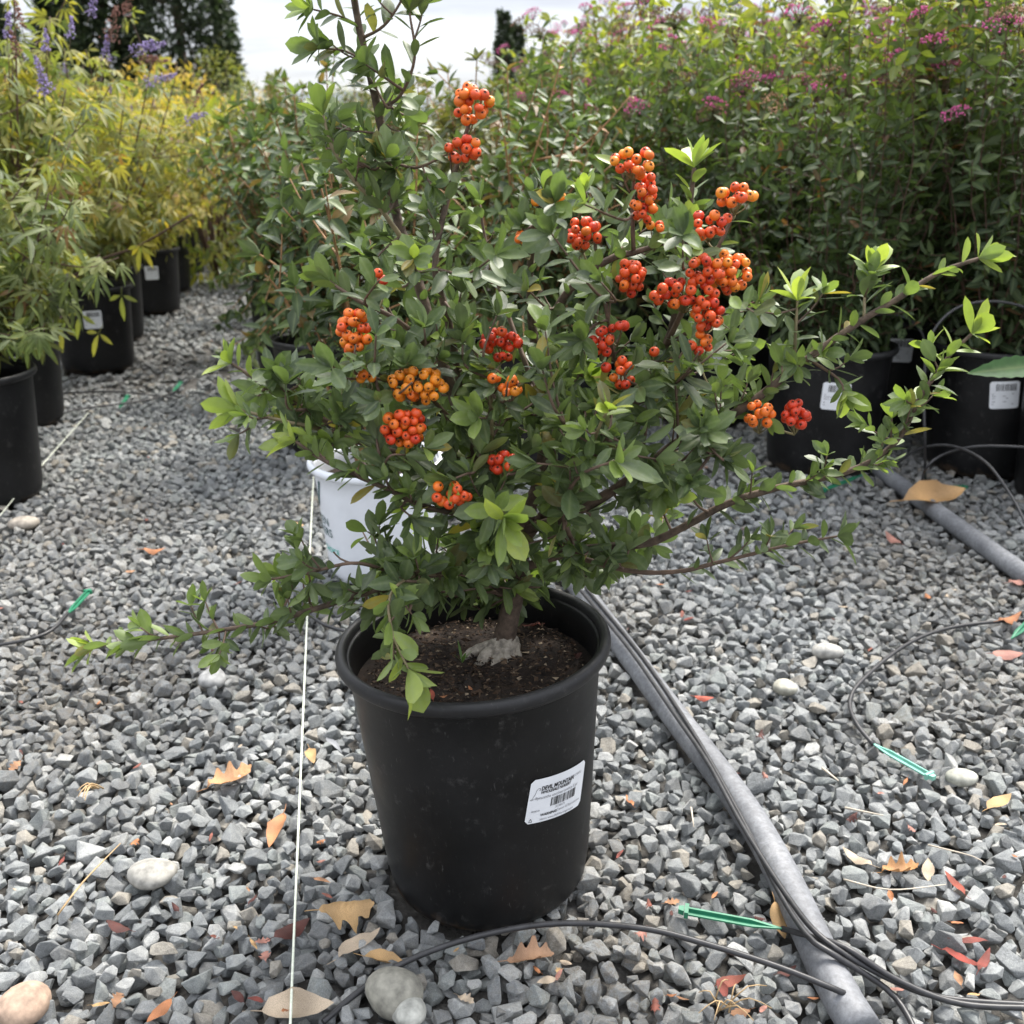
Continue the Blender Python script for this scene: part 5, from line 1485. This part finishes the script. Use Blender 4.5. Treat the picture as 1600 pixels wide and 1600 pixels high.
def stake(a_, b_, m_, lb, w=.0060):
    """barbed drip stake: cross-shaped shaft with a point at a and a notched head at b"""
    a_, b_ = np.asarray(a_), np.asarray(b_); d = unit(b_ - a_); u = unit(np.cross(d, [0, 0, 1.0])); v = np.cross(u, d); L = np.linalg.norm(b_ - a_)
    root = empty('drip_stake', a_); tag(root, lb, 'stake', 'drip stakes')
    def wedge(t0, t1, w0, w1, th, ax, bx):
        q = []
        for t_, w_ in ((t0, w0), (t1, w1)):
            for s1 in (-1, 1):
                for s2 in (-1, 1): q.append(d * L * t_ + ax * s1 * w_ + bx * s2 * th)
        return np.array(q), np.array([(0, 1, 3), (0, 3, 2), (4, 6, 7), (4, 7, 5), (0, 4, 5), (0, 5, 1), (2, 3, 7), (2, 7, 6), (0, 2, 6), (0, 6, 4), (1, 5, 7), (1, 7, 3)])
    g_ = GM(); g_.add(*wedge(0, .28, .0008, w, .0009, u, v)); g_.add(*wedge(.28, .90, w, w, .0009, u, v)); g_.obj('shaft', m_, root, False)
    g_ = GM(); g_.add(*wedge(.05, .30, .0006, w * .8, .0009, v, u)); g_.add(*wedge(.30, .90, w * .8, w * .8, .0009, v, u))
    for s1 in (-1, 1): g_.add(*wedge(.28, .90, .0010, .0010, .0022, v, u)[:1], wedge(.28, .90, .001, .001, .0022, v, u)[1]) if s1 > 0 else None
    g_.obj('rib', m_, root, False)
    g_ = GM(); g_.add(*wedge(.90, .94, w * 1.25, w * 1.25, .004, u, v)); g_.add(*wedge(.945, 1.0, w * .75, w * .5, .003, u, v)); g_.obj('head', m_, root, False)
stake(G(1222, 1451, .016), G(1060, 1421, .018), M['green_plastic'], 'dark green plastic stake lying beside the grey pipe')
stake(G(1364, 1162, .010), G(1460, 1216, .014), M['teal_plastic'], 'pale teal plastic stake lying alone on the open gravel')
stake(G(105, 960, .010), G(140, 922, .016), M['green_plastic'], 'green plastic stake lying in the gravel aisle')
stake(G(1350, 741, .012), G(1280, 768, .016), M['green_plastic'], 'green stake lying before the front spirea pot')
stake(G(1430, 762, .010), G(1512, 761, .012), M['green_plastic'], 'green stake lying under the arching hoses')
stake(G(1580, 998, .010), G(1620, 960, .014), M['green_plastic'], 'green stake half out at the gravel edge right of the pebbles')
stake(G(186, 638, .010), G(200, 618, .012), M['green_plastic'], 'small green stake near the stickered chaste pot')
stake(G(270, 612, .010), G(283, 597, .012), M['green_plastic'], 'small dark green stake farther up the aisle')
# taut white strings just over the stones
def string(pts_, lb, r_=.0011):
    g_ = GM(); V, T = tube(smooth_path(pts_, .05), r_, 6); g_.add(V, T); tag(g_.obj('string', M['string']), lb, 'string', 'layout strings')
string([G(452, 1640, .018), G(480, 960, .018), G(487, 800, .02), G(490, 745, .02)], 'taut white string running along the gravel past the white pot', .0014)
string([G(-40, 855, .016), G(50, 745, .016), G(138, 645, .012)], 'pale string stretched along the gravel beside the chaste pots', .0010)

# ------------------------------------------------------------------ pebbles
def pebble(px, py, w, h, col, lb, ang=0.0, seed=0):
    p = G(px, py, .008); pxm = np.linalg.norm(p - camp) / F
    r_ = np.random.default_rng(seed + 50)
    bm = bmesh.new(); bmesh.ops.create_icosphere(bm, subdivisions=3, radius=1)
    ax = r_.normal(size=(5, 3))
    V = np.array([v.co[:] for v in bm.verts]); bm.verts.index_update(); T = np.array([[v.index for v in f_.verts] for f_ in bm.faces]); bm.free()
    for a_ in ax: V *= (1 + .07 * np.sin(V @ a_ * 1.3))[:, None]
    V = V * [w * pxm / 2, h * pxm / 2 * 1.25, h * pxm / 2 * .85]
    c, s_ = math.cos(ang), math.sin(ang); V = np.stack([V[:, 0] * c - V[:, 1] * s_, V[:, 0] * s_ + V[:, 1] * c, V[:, 2]], 1)
    o = link('pebble', tri_mesh('pebble', V, T, M['pebble'], np.tile((*col, 1), (len(V), 1))), None, None, p)
    tag(o, lb, 'pebble', 'smooth pebbles')
pebble(240, 1366, 68, 42, (.31, .30, .27), 'smooth oval pale grey pebble among the crushed stones', .12, 1)
pebble(34, 1572, 70, 52, (.42, .30, .22), 'large pinkish tan pebble at the gravel corner', .75, 2)
pebble(610, 1552, 72, 70, (.25, .24, .20), 'grey green pebble beside the drip tube', .9, 3)
pebble(642, 1582, 48, 40, (.40, .40, .36), 'pale pebble touching the grey green pebble', .1, 4)
pebble(1288, 1017, 48, 26, (.38, .37, .34), 'pale oval pebble on the open gravel beside the pipe', 0, 5)
pebble(1226, 1075, 36, 26, (.37, .36, .30), 'pale rounded pebble next to the oval one', 0, 6)
pebble(1500, 1215, 46, 26, (.35, .35, .30), 'pale buff stone beyond the pale teal stake', .1, 7)
pebble(40, 815, 42, 22, (.34, .30, .25), 'flat brown pebble near the first chaste pot', .3, 8)
pebble(330, 1062, 40, 34, (.34, .34, .33), 'rounded light grey pebble under the long low branch', .9, 9)

# ------------------------------------------------------------------ fallen leaves
def litter_template(kind, seed):
    r_ = np.random.default_rng(seed)
    rows = 27 if kind == 'oak' else 9
    ts = np.linspace(0, 1, rows + 2)[1:-1]; V, A, cols = [(0, 0, 0)], [1.0], 5
    cu, rl = r_.uniform(-.5, .6), r_.uniform(.4, 1.8) * r_.choice([-1, 1])
    for i, t_ in enumerate(ts):
        if kind == 'oak': w = (.05 + .25 * math.sin(math.pi * t_ ** .9)) * (.84 + .26 * math.cos(2 * math.pi * 3.6 * t_ + .4))
        elif kind == 'big': w = .20 * math.sin(math.pi * t_ ** .85) ** .8 + .01
        else: w = (.20 if kind == 'ovate' else .13) * math.sin(math.pi * t_ ** .8) ** .9 + .005
        for k in range(-2, 3):
            x = w * k / 2 * r_.uniform(.92, 1.06)
            z = rl * (x ** 2) * 2.2 + cu * (t_ - .5) ** 2 * 1.2 + r_.normal() * .008 + (.016 * math.sin(t_ * 44) * abs(k) / 2 if kind == 'big' else 0)
            V.append((x, t_ + (.35 * abs(x) if kind == 'oak' else 0), z)); A.append(1 - abs(k) / 2)
    V.append((0, 1, cu * .3)); A.append(1)
    T = []
    for k in range(cols - 1): T.append((0, 2 + k, 1 + k))
    for i in range(rows - 1):
        for k in range(cols - 1):
            a_ = 1 + i * cols + k; T += [(a_, a_ + 1, a_ + cols + 1), (a_, a_ + cols + 1, a_ + cols)]
    e_ = len(V) - 1; b_ = 1 + (rows - 1) * cols
    for k in range(cols - 1): T.append((b_ + k, b_ + k + 1, e_))
    V = np.array(V); n_ = len(V)
    tb, tT = tube(np.array([(0, .02, 0), (0, -.12, .01), (.02, -.24, .03)]), [.012, .010, .008], 4)
    V = np.vstack([V, tb]); T = np.vstack([np.array(T), tT + n_])
    V[:, 1] -= .45; V[:, 2] -= V[:, 2].min()
    return V, T
LTM = {}
def litter_mesh(kind, k, col):
    key = (kind, k, col)
    if key not in LTM:
        V, T = litter_template(kind, 300 + k * 7)
        r_ = np.random.default_rng(k); sh = 1 + .25 * np.sin(V[:, 1] * 9 + k) * r_.uniform(.5, 1)
        C = np.array(col)[None] * sh[:, None]
        LTM[key] = tri_mesh('fallen_leaf', V, T, M['litter'], np.concatenate([C, np.ones((len(V), 1))], 1))
    return LTM[key]
TANC, BRC, RED, DRED, ORG, PNK, PALE = (.52, .33, .15), (.30, .15, .07), (.20, .045, .032), (.09, .028, .022), (.42, .17, .07), (.38, .18, .14), (.50, .40, .29)
def fallen(px, py, lpx, kind, col, lb, ang=None, k=0, group='fallen leaves', z=None):
    p = G(px, py, .0)
    p[2] = (gravel_top(p[0], p[1]) if z is None else z) - .002
    pxm = np.linalg.norm(p - camp) / F
    o = link('fallen_leaf', litter_mesh(kind, k, col), None)
    o.location = p; s_ = lpx * pxm
    o.scale = (s_,) * 3
    o.rotation_euler = (rng.normal() * .18, rng.normal() * .18, rng.uniform(0, 6.28) if ang is None else R(ang))
    tag(o, lb, 'leaf', group)
    return o
fallen(541, 1438, 80, 'oak', TANC, 'tan lobed leaf lying beside the foot of the tall pot', -85, 1)
fallen(560, 1488, 70, 'ovate', PALE, 'pale torn leaf between the lobed leaf and the drip tube', -60, 2)
fallen(600, 1512, 64, 'ovate', TANC, 'smooth tan leaf touching the drip tube', -95, 3)
fallen(356, 1222, 70, 'oak', (.46, .25, .12), 'crumpled orange brown lobed leaf on the stones', -50, 4)
fallen(434, 1300, 66, 'ovate', (.48, .22, .10), 'brown pointed leaf standing by the white string', 170, 5)
fallen(452, 1460, 66, 'ovate', DRED, 'dark red curled leaf crossed by the white string', -40, 6)
fallen(186, 1456, 46, 'ovate', DRED, 'dark red cupped leaf on the dusty stones', 60, 7)
fallen(487, 1184, 42, 'ovate', TANC, 'small tan leaf by the white string', 200, 8)
bigl = fallen(1448, 800, 96, 'big', (.50, .30, .13), 'big tan ribbed leaf lying over the grey pipe', -72, 9, z=.034)
bigl.rotation_euler = (0, R(30), R(-76)); bigl.scale = bigl.scale * 1.0
fallen(462, 1585, 110, 'ovate', PALE, 'long pale leaf under the white string at the border', -95, 10)
fallen(252, 1585, 44, 'ovate', ORG, 'orange leaf tip sticking out of the stones', 150, 11)
fallen(1098, 1098, 30, 'ovate', (.45, .10, .06), 'small bright red leaf beside the grey pipe', -100, 12)
fallen(1515, 1478, 50, 'narrow', RED, 'red narrow leaf of the pile by the lower hose', -80, 13)
fallen(1500, 1500, 56, 'narrow', (.26, .04, .025), 'red glossy leaf of the pile by the lower hose', -130, 14)
fallen(1535, 1512, 48, 'narrow', RED, 'red curled leaf of the pile by the lower hose', -40, 15)
fallen(1492, 1388, 46, 'narrow', (.28, .06, .035), 'upright red leaf above the red pile', 12, 16)
fallen(1403, 1364, 52, 'oak', (.42, .22, .09), 'crumpled golden brown lobed leaf beyond the pipe', -90, 17)
fallen(1216, 1440, 56, 'ovate', TANC, 'tan leaf propped against the pipe at the green stake', 185, 18)
fallen(825, 1500, 70, 'oak', (.34, .20, .12), 'brown crinkled leaf under the drip tube arch', -80, 19)
fallen(1140, 1535, 46, 'ovate', (.24, .07, .045), 'dull red leaf below the drip tube arch', -85, 20)
fallen(1228, 1524, 36, 'ovate', DRED, 'dark red leaf beside the pipe and drip tube', -60, 21)
fallen(1128, 1552, 34, 'ovate', RED, 'red upright leaf near the dry twigs', 10, 22)
fallen(984, 1262, 36, 'narrow', ORG, 'bright orange narrow leaf near the tall pot', 10, 23)
fallen(240, 868, 34, 'ovate', ORG, 'orange leaf alone in the gravel aisle', -85, 24)
fallen(462, 824, 34, 'ovate', TANC, 'tan leaf next to the white pot', -80, 25)
fallen(1558, 1262, 50, 'ovate', TANC, 'tan leaf beyond the pale teal stake', -60, 26)
fallen(1395, 847, 34, 'ovate', PNK, 'pinkish tan leaf before the grey pipe', 20, 27)
fallen(1590, 918, 36, 'ovate', PNK, 'pink brown leaf under the grey pipe at the border', -80, 28)
fallen(1570, 1030, 50, 'ovate', PNK, 'pink brown torn leaf near the pale pebbles', -80, 29)
fallen(1450, 1362, 40, 'ovate', PALE, 'pale curled leaf next to the golden brown lobed leaf', -20, 30)
fallen(1340, 1350, 48, 'ovate', PALE, 'pale leaf with brown edge beyond the pipe', 40, 31)
fallen(520, 1165, 36, 'narrow', (.28, .29, .31), 'grey weathered leaf strip by the tall pot', -125, 32)
fallen(1575, 978, 40, 'ovate', ORG, 'rusty orange leaf at the curved drip tube', -70, 33)
groups = dict(red=('small dry red leaf lying on the grey stones', [RED, DRED, (.24, .08, .055)]), orange=('small dry orange leaf lying on the grey stones', [ORG, (.36, .19, .10)]), tan=('small dry tan leaf lying on the grey stones', [TANC, PALE, PNK]))
n_lit = 0
while n_lit < 100:
    px, py = rng.uniform(0, 1600), 480 + 1110 * rng.random() ** .8
    if 560 < px < 950 and 950 < py < 1470: continue
    if py < 700 and px > 420: continue
    p = G(px, py)
    if p[1] > 6 or blocked(p[0], p[1]): continue
    gk = rng.choice(['red', 'orange', 'tan'], p=[.38, .32, .30]); lb, cs = groups[gk]
    real = rng.uniform(.009, .022); lp = real / (np.linalg.norm(p - camp) / F)
    fallen(px, py, lp, ['ovate', 'narrow', 'narrow', 'oak'][int(rng.integers(0, 4))], cs[int(rng.integers(0, len(cs)))], lb, None, int(rng.integers(34, 44)), 'small %s leaf litter' % gk)
    n_lit += 1
# leaves on the soil in the pot
for px, py, l, c, a_ in ((675, 1082, 24, (.40, .09, .05), 10), (903, 1022, 30, DRED, 170), (832, 975, 36, (.22, .07, .05), 60), (694, 1085, 14, ORG, 80), (735, 1072, 13, ORG, 30)):
    fallen(px, py, l, 'ovate', c, 'small dry leaf lying on the soil inside the tall pot', a_, int(px) % 9, 'leaves on the pot soil', z=SOILZ + .004)
    o = bpy.context.scene.objects[-1] if False else None
for o in [o for o in COL.objects if o.get('group') == 'leaves on the pot soil']:
    p = o.location; k = (CAMH - SOILZ - .006) / CAMH; o.location = (p.x * k, p.y * k, SOILZ + .003); o.scale = o.scale * k

# ------------------------------------------------------------------ dry twigs and the seedling
def twig(paths, lb, m_, r_=.0011):
    g_ = GM()
    for q in paths: V, T = tube(smooth_path(q, .015), np.linspace(r_, r_ * .5, len(smooth_path(q, .015))), 5); g_.add(V, T)
    tag(g_.obj('dry_twig', m_), lb, 'twig', 'dry twigs')
M['straw'] = plain('dry_straw', (.42, .29, .15), .7, 60, .25, .2)
M['pale_straw'] = plain('bleached_straw', (.52, .46, .37), .7, 60, .2, .2)
twig([[G(90, 1430, .016), G(130, 1378, .026), G(188, 1318, .016)]], 'tan grass stalk lying on the dusty stones', M['straw'], .0013)
twig([[G(1318, 1374, .016), G(1390, 1390, .024), G(1478, 1382, .018)]], 'thin pale twig beyond the pipe', M['pale_straw'])
twig([[G(1450, 1320, .016), G(1520, 1338, .024), G(1540, 1350, .016)]], 'bleached stalk beyond the thin pale twig', M['pale_straw'])
twig([[G(1320, 1262, .018), G(1380, 1274, .020)]], 'short white straw on the open gravel', M['pale_straw'], .0016)
twig([[G(1080, 1262, .016), G(1084, 1292, .018)]], 'short white straw near the tall pot', M['pale_straw'], .0013)
twig([[G(1285, 1200, .016), G(1310, 1220, .02)]], 'stubby pale stick before the pale teal stake', M['pale_straw'], .002)
tp = []
for k in range(9):
    a_ = G(1130 + rng.uniform(-15, 15), 1575 + rng.uniform(-10, 10), .012); b_ = G(1090 + rng.uniform(0, 130), 1535 + rng.uniform(-5, 60), .03)
    tp.append([a_, (a_ + b_) / 2 + [0, 0, .012], b_])
twig(tp, 'tangle of dry brown twiglets beside the drip tube arch', M['straw'], .0009)
tp = []
for k in range(6):
    a_ = G(150 + rng.uniform(-12, 12), 1232, .012); b_ = G(120 + rng.uniform(0, 40), 1215 + rng.uniform(0, 40), .03); tp.append([a_, (a_ + b_) / 2 + [0, 0, .01], b_])
twig(tp, 'curl of dry brown plant bits in the dusty patch', M['straw'], .0012)
sb_ = np.array([P(722, 1020, 1.0)[0], 1.0, SOILZ]); sd = empty('seedling', sb_); tag(sd, 'tiny green seedling sprouting from the pot soil', 'seedling')
for a_ in (.3, 1.9, 3.6, 5.0):
    d = np.array([math.cos(a_) * .6, math.sin(a_) * .6, 1.2]); tpl = leaf_template(.026, .003, .4, .9, .3, .25, 3, 4)
    link('leaf', tri_mesh('leaf', tpl[0], tpl[1], M['spirea'], np.concatenate([np.tile((.12, .22, .06), (len(tpl[0]), 1)), tpl[2][:, None]], 1)), sd, Matrix(leaf_frame(np.zeros(3), d, np.array([0, 0, 1.0]), rng.uniform(.7, 1.2)).tolist()))
bpy.context.view_layer.update()
print('OBJECTS', len(bpy.data.objects))
